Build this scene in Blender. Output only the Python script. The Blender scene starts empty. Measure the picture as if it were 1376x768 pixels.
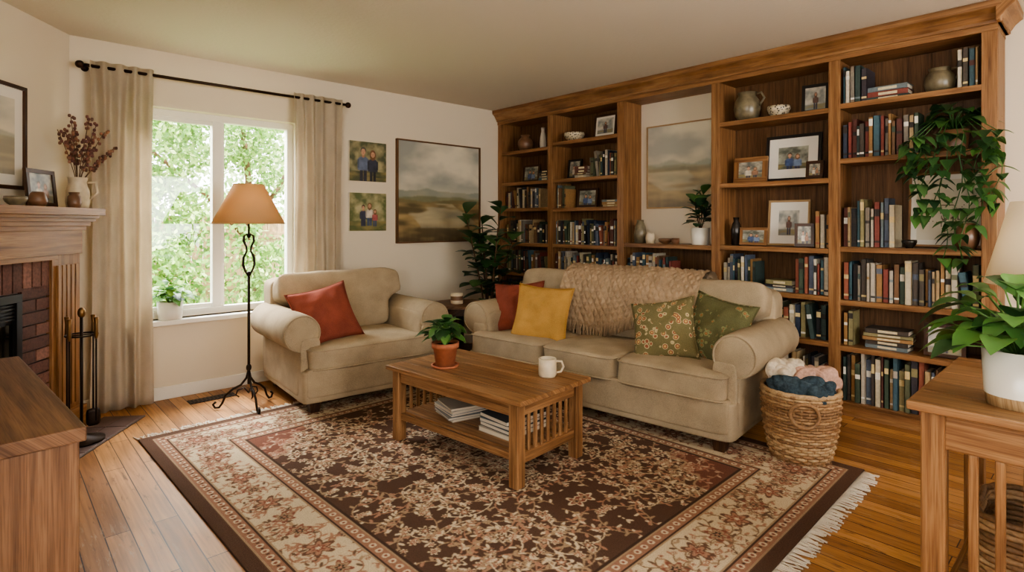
import bpy, math, random
import numpy as np
from mathutils import Vector, Matrix, noise as mnoise
random.seed(7)
R=random.Random(11)
pi=math.pi
# ------------------------------------------------------------ materials
MATS={}
def s2l(c):
    def f(x):
        x=x/255.0
        return x/12.92 if x<=0.04045 else ((x+0.055)/1.055)**2.4
    return tuple(f(x) for x in c)+(1.0,)
def newmat(name):
    m=bpy.data.materials.new(name); m.use_nodes=True
    nt=m.node_tree; b=nt.nodes['Principled BSDF']
    MATS[name]=m
    return m,nt,b
def N(nt,t,**k):
    n=nt.nodes.new(t)
    for a,v in k.items(): setattr(n,a,v)
    return n
def ramp(nt,stops):
    r=N(nt,'ShaderNodeValToRGB'); e=r.color_ramp.elements
    while len(e)<len(stops): e.new(0.5)
    for el,(p,c) in zip(e,stops): el.position=p; el.color=c
    return r
def mapping(nt,src,scale,rot=(0,0,0)):
    tc=N(nt,'ShaderNodeTexCoord'); mp=N(nt,'ShaderNodeMapping')
    mp.inputs['Scale'].default_value=scale; mp.inputs['Rotation'].default_value=rot
    nt.links.new(tc.outputs[src],mp.inputs['Vector']); return mp.outputs['Vector']
def noisen(nt,vec,scale,detail=4,dist=0.0,rough=0.5):
    n=N(nt,'ShaderNodeTexNoise'); n.inputs['Scale'].default_value=scale
    n.inputs['Detail'].default_value=detail; n.inputs['Distortion'].default_value=dist
    n.inputs['Roughness'].default_value=rough
    nt.links.new(vec,n.inputs['Vector']); return n
def mixc(nt,blend,fac,a,b):
    m=N(nt,'ShaderNodeMix',data_type='RGBA',blend_type=blend)
    if isinstance(fac,(int,float)): m.inputs[0].default_value=fac
    else: nt.links.new(fac,m.inputs[0])
    for i,x in ((6,a),(7,b)):
        if isinstance(x,tuple): m.inputs[i].default_value=x
        else: nt.links.new(x,m.inputs[i])
    return m.outputs[2]
def bump(nt,b,h,strength,dist=0.01):
    bn=N(nt,'ShaderNodeBump'); bn.inputs['Strength'].default_value=strength
    bn.inputs['Distance'].default_value=dist
    nt.links.new(h,bn.inputs['Height']); nt.links.new(bn.outputs['Normal'],b.inputs['Normal'])
def plain(name,rgb,rough=0.6,metal=0.0,bumpscale=None,bs=0.2,var=0.0):
    m,nt,b=newmat(name); c=s2l(rgb)
    b.inputs['Base Color'].default_value=c; b.inputs['Roughness'].default_value=rough
    b.inputs['Metallic'].default_value=metal
    if bumpscale or var:
        v=mapping(nt,'Object',(1,1,1)); n=noisen(nt,v,bumpscale or 8,5)
        if bs: bump(nt,b,n.outputs['Fac'],bs,0.004)
        if var:
            r=ramp(nt,[(0.3,tuple(x*(1-var) for x in c[:3])+(1,)),(0.7,tuple(min(1,x*(1+var)) for x in c[:3])+(1,))])
            nt.links.new(n.outputs['Fac'],r.inputs[0]); nt.links.new(r.outputs[0],b.inputs['Base Color'])
    return m
def wood(name,d,m_,l,rough=0.42,sc=1.0,worn=0.0):
    m,nt,b=newmat(name)
    v=mapping(nt,'UV',(0.9*sc,20*sc,1)); n=noisen(nt,v,2.2,6,0.5,0.55)
    r=ramp(nt,[(0.28,s2l(d)),(0.5,s2l(m_)),(0.74,s2l(l))])
    nt.links.new(n.outputs['Fac'],r.inputs[0])
    v2=mapping(nt,'UV',(5*sc,190*sc,1)); n2=noisen(nt,v2,1.5,3)
    r2=ramp(nt,[(0.36,(0.62,0.55,0.5,1)),(0.54,(1,1,1,1))]); nt.links.new(n2.outputs['Fac'],r2.inputs[0])
    v3=mapping(nt,'UV',(0.5,3.1,1)); n3=noisen(nt,v3,1.7,2)
    r3=ramp(nt,[(0.3,(0.82,0.8,0.78,1)),(0.7,(1.1,1.09,1.08,1))]); nt.links.new(n3.outputs['Fac'],r3.inputs[0])
    c=mixc(nt,'MULTIPLY',0.75,r.outputs[0],r2.outputs[0]); c=mixc(nt,'MULTIPLY',0.8,c,r3.outputs[0])
    if worn:
        n4=noisen(nt,mapping(nt,'UV',(3,16,1)),3.0,6,0.6,0.75); r4=ramp(nt,[(0.56,(0,0,0,1)),(0.68,(worn,worn,worn,1))]); nt.links.new(n4.outputs['Fac'],r4.inputs[0])
        c=mixc(nt,'MIX',r4.outputs[0],c,s2l((78,50,30)))
    nt.links.new(c,b.inputs['Base Color']); b.inputs['Roughness'].default_value=rough
    b.inputs['Specular IOR Level'].default_value=0.35
    bump(nt,b,n2.outputs['Fac'],0.12,0.002)
    return m
def fabric(name,rgb,var=0.14,weave=420,bs=0.35,transl=0.0,rough=0.95):
    m,nt,b=newmat(name); c=s2l(rgb)
    v=mapping(nt,'Object',(1,1,1))
    n=noisen(nt,v,weave,2); n1=noisen(nt,v,7,4)
    add=N(nt,'ShaderNodeMath',operation='ADD'); 
    nt.links.new(n.outputs['Fac'],add.inputs[0]); nt.links.new(n1.outputs['Fac'],add.inputs[1])
    hf=N(nt,'ShaderNodeMath',operation='MULTIPLY'); hf.inputs[1].default_value=0.5; nt.links.new(add.outputs[0],hf.inputs[0])
    r=ramp(nt,[(0.36,tuple(x*(1-var*1.6) for x in c[:3])+(1,)),(0.64,tuple(min(1,x*(1+var)) for x in c[:3])+(1,))])
    nt.links.new(hf.outputs[0],r.inputs[0]); nt.links.new(r.outputs[0],b.inputs['Base Color'])
    b.inputs['Roughness'].default_value=rough
    b.inputs['Specular IOR Level'].default_value=0.15
    bump(nt,b,hf.outputs[0],bs,0.004)
    if transl:
        out=nt.nodes['Material Output']; t=N(nt,'ShaderNodeBsdfTranslucent'); nt.links.new(r.outputs[0],t.inputs['Color'])
        mx=N(nt,'ShaderNodeMixShader'); mx.inputs[0].default_value=transl
        nt.links.new(b.outputs[0],mx.inputs[1]); nt.links.new(t.outputs[0],mx.inputs[2]); nt.links.new(mx.outputs[0],out.inputs['Surface'])
    return m
def vcol(name,rough=0.6,transl=0.0,spec=0.5,nz=None):
    m,nt,b=newmat(name); a=N(nt,'ShaderNodeAttribute',attribute_name='Col')
    src=a.outputs['Color']
    if nz:
        v=mapping(nt,'Object',(1,1,1)); n=noisen(nt,v,nz[0],3)
        r=ramp(nt,[(0.3,(1-nz[1],)*3+(1,)),(0.7,(1+nz[1],)*3+(1,))]); nt.links.new(n.outputs['Fac'],r.inputs[0])
        src=mixc(nt,'MULTIPLY',1.0,src,r.outputs[0]); bump(nt,b,n.outputs['Fac'],0.3,0.004)
    nt.links.new(src,b.inputs['Base Color']); b.inputs['Roughness'].default_value=rough
    b.inputs['Specular IOR Level'].default_value=spec
    if transl:
        out=nt.nodes['Material Output']; t=N(nt,'ShaderNodeBsdfTranslucent'); nt.links.new(src,t.inputs['Color'])
        mx=N(nt,'ShaderNodeMixShader'); mx.inputs[0].default_value=transl
        nt.links.new(b.outputs[0],mx.inputs[1]); nt.links.new(t.outputs[0],mx.inputs[2]); nt.links.new(mx.outputs[0],out.inputs['Surface'])
    return m
wood('oak',(102,70,42),(142,103,66),(170,131,90))
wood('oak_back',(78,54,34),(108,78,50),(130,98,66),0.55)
wood('table_oak',(100,70,44),(146,108,72),(180,142,102),0.42,1.0,0.5)
wood('cab_oak',(80,56,38),(110,80,56),(134,102,74),0.55)
wood('dark_wood',(46,30,20),(70,47,32),(94,66,46),0.4)
wood('pale_wood',(156,126,90),(180,150,110),(198,172,134),0.5)
plain('wall_paint',(222,209,186),0.9,bumpscale=120,bs=0.08)
plain('ceiling_paint',(218,208,190),0.95,bumpscale=45,bs=0.5)
plain('white_trim',(234,229,216),0.45)
plain('white_ceramic',(226,219,204),0.3)
plain('cream_ceramic',(204,188,160),0.4,bumpscale=30,bs=0.1,var=0.12)
plain('brown_ceramic',(116,84,60),0.35,bumpscale=14,bs=0.1,var=0.35)
plain('olive_ceramic',(112,102,80),0.3,bumpscale=22,bs=0.1,var=0.4)
plain('dark_ceramic',(44,40,36),0.25)
plain('terracotta',(172,104,72),0.75,bumpscale=40,bs=0.1,var=0.12)
plain('soil',(46,32,22),1.0,bumpscale=60,bs=0.8)
plain('bark',(92,66,44),0.9,bumpscale=50,bs=0.6)
plain('iron',(44,34,28),0.45,metal=0.7)
plain('bronze',(58,42,32),0.4,metal=0.8)
plain('brass',(130,100,64),0.38,metal=0.9)
plain('black_metal',(20,19,18),0.5,metal=0.3)
plain('fire_glass',(10,10,10),0.08)
plain('mortar',(104,92,84),0.95,bumpscale=80,bs=0.5)
plain('slate',(92,70,62),0.5,bumpscale=12,bs=0.2,var=0.25)
plain('paper',(212,200,178),0.9)
plain('white_mat',(228,222,210),0.8)
plain('black_frame',(28,24,22),0.4)
plain('candle',(222,204,176),0.6)
plain('grass',(92,120,60),1.0,bumpscale=14,bs=0.5,var=0.3)
fabric('sofa_fabric',(164,147,121),0.16,300,0.4)
fabric('red_fabric',(138,76,62),0.18,300)
fabric('mustard_fabric',(178,138,78),0.15,300)
fabric('curtain_linen',(214,201,180),0.07,300,0.2,0.42)
fabric('blue_knit',(62,76,84),0.3,90,1.0)
fabric('pink_knit',(184,148,130),0.2,90,0.8)
fabric('cream_knit',(204,190,168),0.15,90,0.8)
fabric('fringe_mat',(212,200,180),0.1)
fabric('throw_knit',(166,143,116),0.14,200,0.4)
vcol('vc',0.6); vcol('book_mat',0.6,nz=(60,0.12)); vcol('paint_vc',0.75); vcol('photo_vc',0.35)
vcol('leaf',0.4,0.25); vcol('leaf_out',0.7,0.45,0.2); vcol('brick',0.85,nz=(70,0.3)); vcol('rug_vc',0.98,spec=0.1,nz=(260,0.28))
vcol('wicker',0.6,nz=(90,0.25))
def shade(name,rgb,tr=0.5):
    m,nt,b=newmat(name); c=s2l(rgb); b.inputs['Base Color'].default_value=c; b.inputs['Roughness'].default_value=0.9
    v=mapping(nt,'Object',(1,1,1)); n=noisen(nt,v,40,4); bump(nt,b,n.outputs['Fac'],0.2,0.003)
    out=nt.nodes['Material Output']; t=N(nt,'ShaderNodeBsdfTranslucent'); t.inputs['Color'].default_value=c
    mx=N(nt,'ShaderNodeMixShader'); mx.inputs[0].default_value=tr
    nt.links.new(b.outputs[0],mx.inputs[1]); nt.links.new(t.outputs[0],mx.inputs[2]); nt.links.new(mx.outputs[0],out.inputs['Surface'])
shade('tan_shade',(216,182,138),0.45); shade('white_shade',(236,226,206))
def floral(name,base,stops,vs,th):
    m,nt,b=newmat(name); v=mapping(nt,'Object',(1,1,1))
    vo=N(nt,'ShaderNodeTexVoronoi'); vo.inputs['Scale'].default_value=vs; nt.links.new(v,vo.inputs['Vector'])
    r=ramp(nt,[(p,s2l(c)) for p,c in stops]+[(0.44,s2l(base))]); r.color_ramp.interpolation='CONSTANT'
    nt.links.new(vo.outputs['Distance'],r.inputs[0])
    n=noisen(nt,v,9,3); r2=ramp(nt,[(th,(0,0,0,1)),(th+0.05,(1,1,1,1))]); nt.links.new(n.outputs['Fac'],r2.inputs[0])
    c=mixc(nt,'MIX',r2.outputs[0],s2l(base),r.outputs[0]); 
    n=noisen(nt,v,260,2); r3=ramp(nt,[(0.3,(0.8,0.8,0.8,1)),(0.7,(1.15,1.15,1.15,1))]); nt.links.new(n.outputs['Fac'],r3.inputs[0])
    c=mixc(nt,'MULTIPLY',1.0,c,r3.outputs[0]); nt.links.new(c,b.inputs['Base Color']); b.inputs['Roughness'].default_value=0.95
    b.inputs['Specular IOR Level'].default_value=0.15
    bump(nt,b,n.outputs['Fac'],0.3,0.003)
floral('floral_fabric',(114,106,74),[(0.0,(190,158,102)),(0.2,(144,90,68)),(0.33,(180,164,126))],25,0.40)
floral('olive_floral',(98,96,66),[(0.0,(158,116,76)),(0.2,(132,98,70)),(0.3,(130,132,92))],30,0.46)
m,nt,b=newmat('pattern_ceramic'); v=mapping(nt,'Object',(1,1,1)); vo=N(nt,'ShaderNodeTexVoronoi'); vo.inputs['Scale'].default_value=60; nt.links.new(v,vo.inputs['Vector'])
r=ramp(nt,[(0.3,s2l((58,50,44))),(0.45,s2l((200,186,158)))]); nt.links.new(vo.outputs['Distance'],r.inputs[0]); nt.links.new(r.outputs[0],b.inputs['Base Color']); b.inputs['Roughness'].default_value=0.35
m,nt,b=newmat('pane_glass'); out=nt.nodes['Material Output']; t=N(nt,'ShaderNodeBsdfTransparent'); g=N(nt,'ShaderNodeBsdfGlossy'); g.inputs['Roughness'].default_value=0.02
mx=N(nt,'ShaderNodeMixShader'); mx.inputs[0].default_value=0.05; nt.links.new(t.outputs[0],mx.inputs[1]); nt.links.new(g.outputs[0],mx.inputs[2]); nt.links.new(mx.outputs[0],out.inputs['Surface'])
# floor
m,nt,b=newmat('plank_floor'); v=mapping(nt,'Object',(1,1,1),(0,0,pi/2))
br=N(nt,'ShaderNodeTexBrick'); br.offset=0.37; br.offset_frequency=2
for k,x in (('Scale',1.0),('Brick Width',1.15),('Row Height',0.085),('Mortar Size',0.0024),('Mortar Smooth',0.3),('Bias',0.0)): br.inputs[k].default_value=x
br.inputs['Color1'].default_value=s2l((146,102,62)); br.inputs['Color2'].default_value=s2l((196,148,96)); br.inputs['Mortar'].default_value=s2l((54,34,20))
nt.links.new(v,br.inputs['Vector'])
v2=mapping(nt,'Object',(60,2.6,1)); n=noisen(nt,v2,1.0,5,0.6); r=ramp(nt,[(0.3,(0.58,0.52,0.46,1)),(0.62,(1.05,1.02,1,1))]); nt.links.new(n.outputs['Fac'],r.inputs[0])
c=mixc(nt,'MULTIPLY',0.8,br.outputs['Color'],r.outputs[0])
v3=mapping(nt,'Object',(1.3,0.8,1)); n3=noisen(nt,v3,1.6,4); r3=ramp(nt,[(0.3,(0.72,0.68,0.63,1)),(0.65,(1.08,1.05,1.02,1))]); nt.links.new(n3.outputs['Fac'],r3.inputs[0])
c=mixc(nt,'MULTIPLY',0.8,c,r3.outputs[0])
v4=mapping(nt,'Object',(26,4,1)); n4=noisen(nt,v4,1.5,6,0.3,0.78); r4=ramp(nt,[(0.56,(0,0,0,1)),(0.64,(0.8,0.8,0.8,1))]); nt.links.new(n4.outputs['Fac'],r4.inputs[0])
v5=mapping(nt,'Object',(1,1,1)); n5=noisen(nt,v5,1.1,2); r5=ramp(nt,[(0.44,(0,0,0,1)),(0.58,(0.8,0.8,0.8,1))]); nt.links.new(n5.outputs['Fac'],r5.inputs[0])
mu=N(nt,'ShaderNodeMath',operation='MULTIPLY'); nt.links.new(r4.outputs[0],mu.inputs[0]); nt.links.new(r5.outputs[0],mu.inputs[1])
c=mixc(nt,'MIX',mu.outputs[0],c,s2l((172,146,114)))
n6=noisen(nt,mapping(nt,'Object',(14,2.4,1)),2.1,5,0.4,0.7); r6=ramp(nt,[(0.58,(0,0,0,1)),(0.68,(0.75,0.75,0.75,1))]); nt.links.new(n6.outputs['Fac'],r6.inputs[0])
c=mixc(nt,'MIX',r6.outputs[0],c,s2l((92,60,36)))
nt.links.new(c,b.inputs['Base Color']); b.inputs['Specular IOR Level'].default_value=0.32
rr=ramp(nt,[(0.3,(0.32,)*3+(1,)),(0.7,(0.48,)*3+(1,))]); nt.links.new(n3.outputs['Fac'],rr.inputs[0]); nt.links.new(rr.outputs[0],b.inputs['Roughness'])
bump(nt,b,n.outputs['Fac'],0.1,0.002)

# ------------------------------------------------------------ mesh builder
class MB:
    def __init__(s): s.v=[];s.f=[];s.m=[];s.sm=[];s.c=[];s.uv=[];s.slots=[]
    def add(s,verts,faces,mat,col=(1,1,1),smooth=False,L=2,M=None,uvs=None,cols=None):
        o=len(s.v); ru=R.random()*7; rv=R.random()*7
        if mat not in s.slots: s.slots.append(mat)
        mi=s.slots.index(mat); o1,o2=[a for a in (0,1,2) if a!=L]
        uvv=uvs if uvs is not None else [(p[L]+ru,p[o1]+p[o2]+rv) for p in verts]
        if M is not None: s.v.extend([tuple(M@Vector(p)) for p in verts])
        else: s.v.extend([tuple(p) for p in verts])
        for i,f in enumerate(faces):
            s.f.append(tuple(a+o for a in f)); s.m.append(mi); s.sm.append(smooth)
            s.c.append(cols[i] if cols is not None else col); s.uv.append([uvv[a] for a in f])
    def box(s,x0,x1,y0,y1,z0,z1,mat,col=(1,1,1),M=None,L=None):
        v=[(x,y,z) for x in (x0,x1) for y in (y0,y1) for z in (z0,z1)]
        f=[(0,1,3,2),(4,6,7,5),(0,4,5,1),(2,3,7,6),(0,2,6,4),(1,5,7,3)]
        if L is None:
            d=[abs(x1-x0),abs(y1-y0),abs(z1-z0)]; L=d.index(max(d))
        s.add(v,f,mat,col,False,L,M)
    def bc(s,c,size,mat,col=(1,1,1),M=None,L=None):
        s.box(c[0]-size[0]/2,c[0]+size[0]/2,c[1]-size[1]/2,c[1]+size[1]/2,c[2]-size[2]/2,c[2]+size[2]/2,mat,col,M,L)
    def lathe(s,prof,c,mat,seg=28,col=(1,1,1),smooth=True,M=None,rib=0,ribn=16):
        v=[];f=[];n=len(prof)
        for i in range(seg):
            a=2*pi*i/seg; k=1+rib*(0.5+0.5*math.cos(a*ribn))
            for r,z in prof: v.append((c[0]+r*k*math.cos(a),c[1]+r*k*math.sin(a),c[2]+z))
        for i in range(seg):
            j=(i+1)%seg
            for k in range(n-1): f.append((i*n+k,j*n+k,j*n+k+1,i*n+k+1))
        s.add(v,f,mat,col,smooth,2,M)
    def tube(s,pts,r,mat,seg=8,col=(1,1,1),M=None,closed=False):
        pts=[Vector(p) for p in pts]; n=len(pts); v=[];f=[]; nrm=None
        for i,p in enumerate(pts):
            if closed: t=pts[(i+1)%n]-pts[i-1]
            else: t=pts[min(i+1,n-1)]-pts[max(i-1,0)]
            if t.length<1e-9: t=Vector((0,0,1))
            t.normalize()
            if nrm is None:
                up=Vector((0,0,1)) if abs(t.z)<0.9 else Vector((1,0,0)); nrm=t.cross(up).normalized()
            else:
                nrm=(nrm-t*nrm.dot(t)); nrm=nrm.normalized() if nrm.length>1e-6 else t.orthogonal().normalized()
            b=t.cross(nrm); rr=r[i] if isinstance(r,(list,tuple)) else r
            for k in range(seg):
                a=2*pi*k/seg; v.append(tuple(p+nrm*(rr*math.cos(a))+b*(rr*math.sin(a))))
        for i in range(n if closed else n-1):
            j=(i+1)%n
            for k in range(seg):
                k2=(k+1)%seg; f.append((i*seg+k,i*seg+k2,j*seg+k2,j*seg+k))
        if not closed:
            f.append(tuple(range(seg-1,-1,-1))); f.append(tuple((n-1)*seg+k for k in range(seg)))
        s.add(v,f,mat,col,True,2,M)
    def cushion(s,c,size,mat,n=4,seg=12,M=None,puff=0.0,wr=0.0,deform=None,col=(1,1,1),pax=2):
        idx={};v=[];f=[]; bias=0.8 if n<8 else (0.62 if n<12 else 0.45)
        def vert(i,j,k):
            key=(i,j,k)
            if key in idx: return idx[key]
            p=[2*i/seg-1,2*j/seg-1,2*k/seg-1]
            p=[math.copysign(abs(x)**bias,x) for x in p]
            r=sum(abs(x)**n for x in p)**(1/n); q=[x/r for x in p]
            o=[a for a in (0,1,2) if a!=pax]
            pf=1+puff*(1-q[o[0]]**2)*(1-q[o[1]]**2); q[pax]*=pf
            P=Vector((c[0]+q[0]*size[0]/2,c[1]+q[1]*size[1]/2,c[2]+q[2]*size[2]/2))
            if wr:
                w=mnoise.noise(P*6+Vector((3.1,1.7,9)))*wr+mnoise.noise(P*17)*wr*0.35
                P+=Vector(q).normalized()*w
            if deform: P=Vector(deform(P))
            idx[key]=len(v); v.append(tuple(P)); return idx[key]
        for a in range(seg):
            for b in range(seg):
                f.append((vert(a,b,0),vert(a,b+1,0),vert(a+1,b+1,0),vert(a+1,b,0)))
                f.append((vert(a,b,seg),vert(a+1,b,seg),vert(a+1,b+1,seg),vert(a,b+1,seg)))
                f.append((vert(a,0,b),vert(a+1,0,b),vert(a+1,0,b+1),vert(a,0,b+1)))
                f.append((vert(a,seg,b),vert(a,seg,b+1),vert(a+1,seg,b+1),vert(a+1,seg,b)))
                f.append((vert(0,a,b),vert(0,a,b+1),vert(0,a+1,b+1),vert(0,a+1,b)))
                f.append((vert(seg,a,b),vert(seg,a+1,b),vert(seg,a+1,b+1),vert(seg,a,b+1)))
        s.add(v,f,mat,col,True,2,M)
    def prism(s,prof,vec,mat,L=1,smooth=False):
        n=len(prof); v=[tuple(p) for p in prof]+[tuple(Vector(p)+Vector(vec)) for p in prof]
        f=[(i,(i+1)%n,n+(i+1)%n,n+i) for i in range(n)]+[tuple(range(n-1,-1,-1)),tuple(range(n,2*n))]
        s.add(v,f,mat,(1,1,1),smooth,L)
    def image(s,img,w,h,mat,M,z=0.0):
        H,W=img.shape[:2]; v=[];f=[];cols=[]
        for j in range(H+1):
            for i in range(W+1): v.append((-w/2+w*i/W,h-h*j/H,z))
        for j in range(H):
            for i in range(W):
                a=j*(W+1)+i; f.append((a,a+W+1,a+W+2,a+1)); cols.append(tuple(img[j,i]))
        s.add(v,f,mat,M=M,cols=cols)
    def finish(s,name,bevel=0.0,parent=None,loc=None,rot=0.0,solid=0.0,bseg=2):
        me=bpy.data.meshes.new(name); me.from_pydata(s.v,[],s.f)
        me.polygons.foreach_set('material_index',s.m); me.polygons.foreach_set('use_smooth',s.sm)
        uv=me.uv_layers.new(name='UVMap'); flat=[x for f in s.uv for p in f for x in p]; uv.data.foreach_set('uv',flat)
        ca=me.color_attributes.new('Col','FLOAT_COLOR','CORNER'); cc=[]
        for f,c in zip(s.f,s.c): cc.extend((c[0],c[1],c[2],1.0)*len(f))
        ca.data.foreach_set('color',cc)
        for mn in s.slots: me.materials.append(MATS[mn])
        me.update(); ob=bpy.data.objects.new(name,me); bpy.context.scene.collection.objects.link(ob)
        if bevel:
            b=ob.modifiers.new('bev','BEVEL'); b.width=bevel; b.segments=bseg; b.limit_method='ANGLE'; b.angle_limit=math.radians(50)
        if solid:
            b=ob.modifiers.new('sol','SOLIDIFY'); b.thickness=solid
        if loc is not None: ob.location=loc
        ob.rotation_euler=(0,0,rot)
        if parent: ob.parent=parent
        return ob
def pillow(mb,w,h,t,mat,M,seed=0,n=22):
    v=[];f=[];idx={}
    def P(i,j,side):
        key=(i,j,0 if (i in (0,n) or j in (0,n)) else side)
        if key in idx: return idx[key]
        x=2*i/n-1;y=2*j/n-1
        th=((1-x**2)*(1-y**2))**0.42
        X=x*(1-0.10*(1-y*y))*w/2; Y=y*(1-0.10*(1-x*x))*h/2
        wn=mnoise.noise(Vector((x*2.2+seed,y*2.2,side*3)))*0.34+mnoise.noise(Vector((x*5+seed,y*5,side*3)))*0.18
        Z=side*t/2*th*(1+wn)
        if key[2]==0: Z=0
        idx[key]=len(v); v.append((X,Y,Z)); return idx[key]
    for i in range(n):
        for j in range(n):
            f.append((P(i,j,1),P(i+1,j,1),P(i+1,j+1,1),P(i,j+1,1)))
            f.append((P(i,j,-1),P(i,j+1,-1),P(i+1,j+1,-1),P(i+1,j,-1)))
    mb.add(v,f,mat,smooth=True,M=M)
    edge=[]
    for k in range(n): edge.append((k,0))
    for k in range(n): edge.append((n,k))
    for k in range(n): edge.append((n-k,n))
    for k in range(n): edge.append((0,n-k))
    mb.tube([v[P(i,j,1)] for i,j in edge],0.004,mat,6,M=M,closed=True)
GREENS=[s2l(c)[:3] for c in ((56,94,48),(70,112,56),(88,132,66),(46,78,42),(108,150,80))]
DARKG=[s2l(c)[:3] for c in ((44,72,44),(54,88,50),(68,106,58),(86,122,68))]
def leaf(mb,base,d,L,W,droop=0.3,col=None,kind='ovate',fold=0.25,mat='leaf',n=7,up=Vector((0,0,1))):
    base=Vector(base); d=Vector(d).normalized(); side=d.cross(up)
    side=side.normalized() if side.length>1e-3 else Vector((1,0,0)); nn=side.cross(d).normalized()
    v=[];f=[]
    for k in range(n+1):
        t=k/n
        if kind=='ovate': w=math.sin(pi*t**0.8)**0.9
        elif kind=='fiddle': w=math.sin(pi*min(1,t**1.25))**0.7*(0.75+0.35*t)
        else: w=math.sin(pi*t**0.5)**0.85
        if k in (0,n): w=0.03
        p=base+d*(L*t)+Vector((0,0,-droop*L*t*t)); ww=W/2*w
        v+= [tuple(p-side*ww+nn*(fold*ww)),tuple(p),tuple(p+side*ww+nn*(fold*ww))]
    for k in range(n):
        a=3*k; f.append((a,a+1,a+4,a+3)); f.append((a+1,a+2,a+5,a+4))
    mb.add(v,f,mat,col or R.choice(GREENS),True)
# ------------------------------------------------------------ numpy images
def vnoise(h,w,cy,cx,rs):
    g=rs.rand(cy+2,cx+2); y=np.linspace(0,cy,h,endpoint=False); x=np.linspace(0,cx,w,endpoint=False)
    yi=y.astype(int);xi=x.astype(int);fy=(y-yi)[:,None];fx=(x-xi)[None,:]
    fy=fy*fy*(3-2*fy);fx=fx*fx*(3-2*fx)
    a=g[np.ix_(yi,xi)];b=g[np.ix_(yi,xi+1)];c=g[np.ix_(yi+1,xi)];d=g[np.ix_(yi+1,xi+1)]
    return (a*(1-fx)+b*fx)*(1-fy)+(c*(1-fx)+d*fx)*fy
def fbm(h,w,cy,cx,seed,o=4):
    rs=np.random.RandomState(seed); t=0;a=1;s=0
    for k in range(o):
        t=t+a*vnoise(h,w,cy*2**k,cx*2**k,rs); s+=a; a*=0.5
    return t/s
def lin(c): return np.array(s2l(c)[:3])
def lerp(a,b,t): t=np.clip(t,0,1)[...,None]; return a*(1-t)+b*t
def blur(img,k=1):
    for _ in range(k):
        p=np.pad(img,((1,1),(1,1),(0,0)),'edge'); img=(p[:-2,1:-1]+p[2:,1:-1]+p[1:-1,:-2]+p[1:-1,2:]+2*p[1:-1,1:-1])/6
    return img
def landscape(n,seed,hor=0.58,gain=1.0,pale=0.0):
    yy,xx=np.mgrid[0:n,0:n]/n
    cl=fbm(n,n,4,2,seed,5)
    img=lerp(lin((150,150,140)),lin((212,202,178)),(cl-0.36)*3.0)
    img=lerp(img,np.ones_like(img)*lin((212,200,172)),np.clip(1-(hor-yy)/0.16,0,1)*0.6)
    for k,(off,am,c0,c1) in enumerate(((-0.06,0.10,(136,140,126),(154,150,130)),(-0.02,0.08,(110,112,88),(136,132,100)),(0.02,0.05,(92,88,60),(126,112,76)))):
        rid=hor+off-am*(fbm(n,n,1,3,seed+3+k,3)[0:1,:]-0.5)
        m=(yy>rid); img=np.where(m[...,None],lerp(lin(c0),lin(c1),(fbm(n,n,10,5,seed+14+k)-.3)*2.5),img)
    g=yy>hor+0.05
    land=lerp(lin((96,84,56)),lin((168,144,98)),(fbm(n,n,16,3,seed+2,4)-0.34)*3)
    img=np.where(g[...,None],land,img)
    wt=fbm(n,n,11,2,seed+7,3); m=np.clip((wt-0.50)*14,0,1)*g*(yy<hor+0.3)*(abs(xx-0.42-0.2*np.sin(yy*9))<0.36)*0.75
    img=lerp(img,lerp(lin((146,140,118)),lin((190,176,142)),(fbm(n,n,14,3,seed+8)-.3)*2.5),m)
    reed=fbm(n,n,3,30,seed+9,3); dk=np.clip((yy-0.78)*3.2,0,0.7)*(0.6+reed); img=lerp(img,np.ones_like(img)*lin((74,60,40)),dk)
    img=lerp(img,np.ones_like(img)*lin((210,204,188)),np.full((n,n),pale))
    return blur(img,2)*gain
def family(n,seed,people,bg=((70,96,50),(150,160,110))):
    yy,xx=np.mgrid[0:n,0:n]/n
    img=lerp(lin(bg[0]),lin(bg[1]),(fbm(n,n,5,5,seed,5)-0.3)*2.4)
    img=np.where((yy>0.74)[...,None],lerp(lin(bg[0])*0.9,lin((150,136,90)),(fbm(n,n,12,4,seed+1)-0.3)*2),img)
    sh=(fbm(n,n,9,9,seed+5,4)*0.8+0.6)[...,None]
    def put(m,c,k=1.0): 
        nonlocal img
        img=np.where(m[...,None],lin(c)*(sh*k+(1-k)),img)
    def E(cx,cy,rx,ry): return ((xx-cx)/rx)**2+((yy-cy)/ry)**2<1
    for (x,y,s,shirt,hair,pants,long_) in people:
        leg=(abs(abs(xx-x)-0.42*s)<0.36*s)&(yy>y+3.2*s)&(yy<y+6.6*s); put(leg,pants)
        bw=(1.05+0.18*np.clip((yy-y-1.2*s)/(2.2*s),0,1))*s
        put((abs(xx-x)<bw)&(yy>y+1.5*s)&(yy<y+4.0*s)|E(x,y+1.75*s,1.12*s,0.65*s),shirt)
        put((abs(abs(xx-x)-1.12*s)<0.2*s)&(yy>y+1.7*s)&(yy<y+3.6*s),tuple(int(q*0.82) for q in shirt))
        put((abs(xx-x)<0.24*s)&(yy>y+0.5*s)&(yy<y+1.3*s),(176,128,102))
        if long_: put(E(x,y+0.25*s,0.76*s,1.25*s),hair)
        put(E(x,y-0.2*s,0.62*s,0.74*s),hair); put(E(x,y+0.12*s,0.48*s,0.64*s),(202,154,126),0.3)
        put(E(x-0.18*s,y+0.03*s,0.07*s,0.05*s),(60,44,38)); put(E(x+0.18*s,y+0.03*s,0.07*s,0.05*s),(60,44,38)); put(E(x,y+0.42*s,0.17*s,0.05*s),(150,80,74)); put(E(x,y+0.22*s,0.06*s,0.1*s),(180,130,106))
    return blur(img,1)
BW=((90,94,84),(176,176,160))
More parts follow.
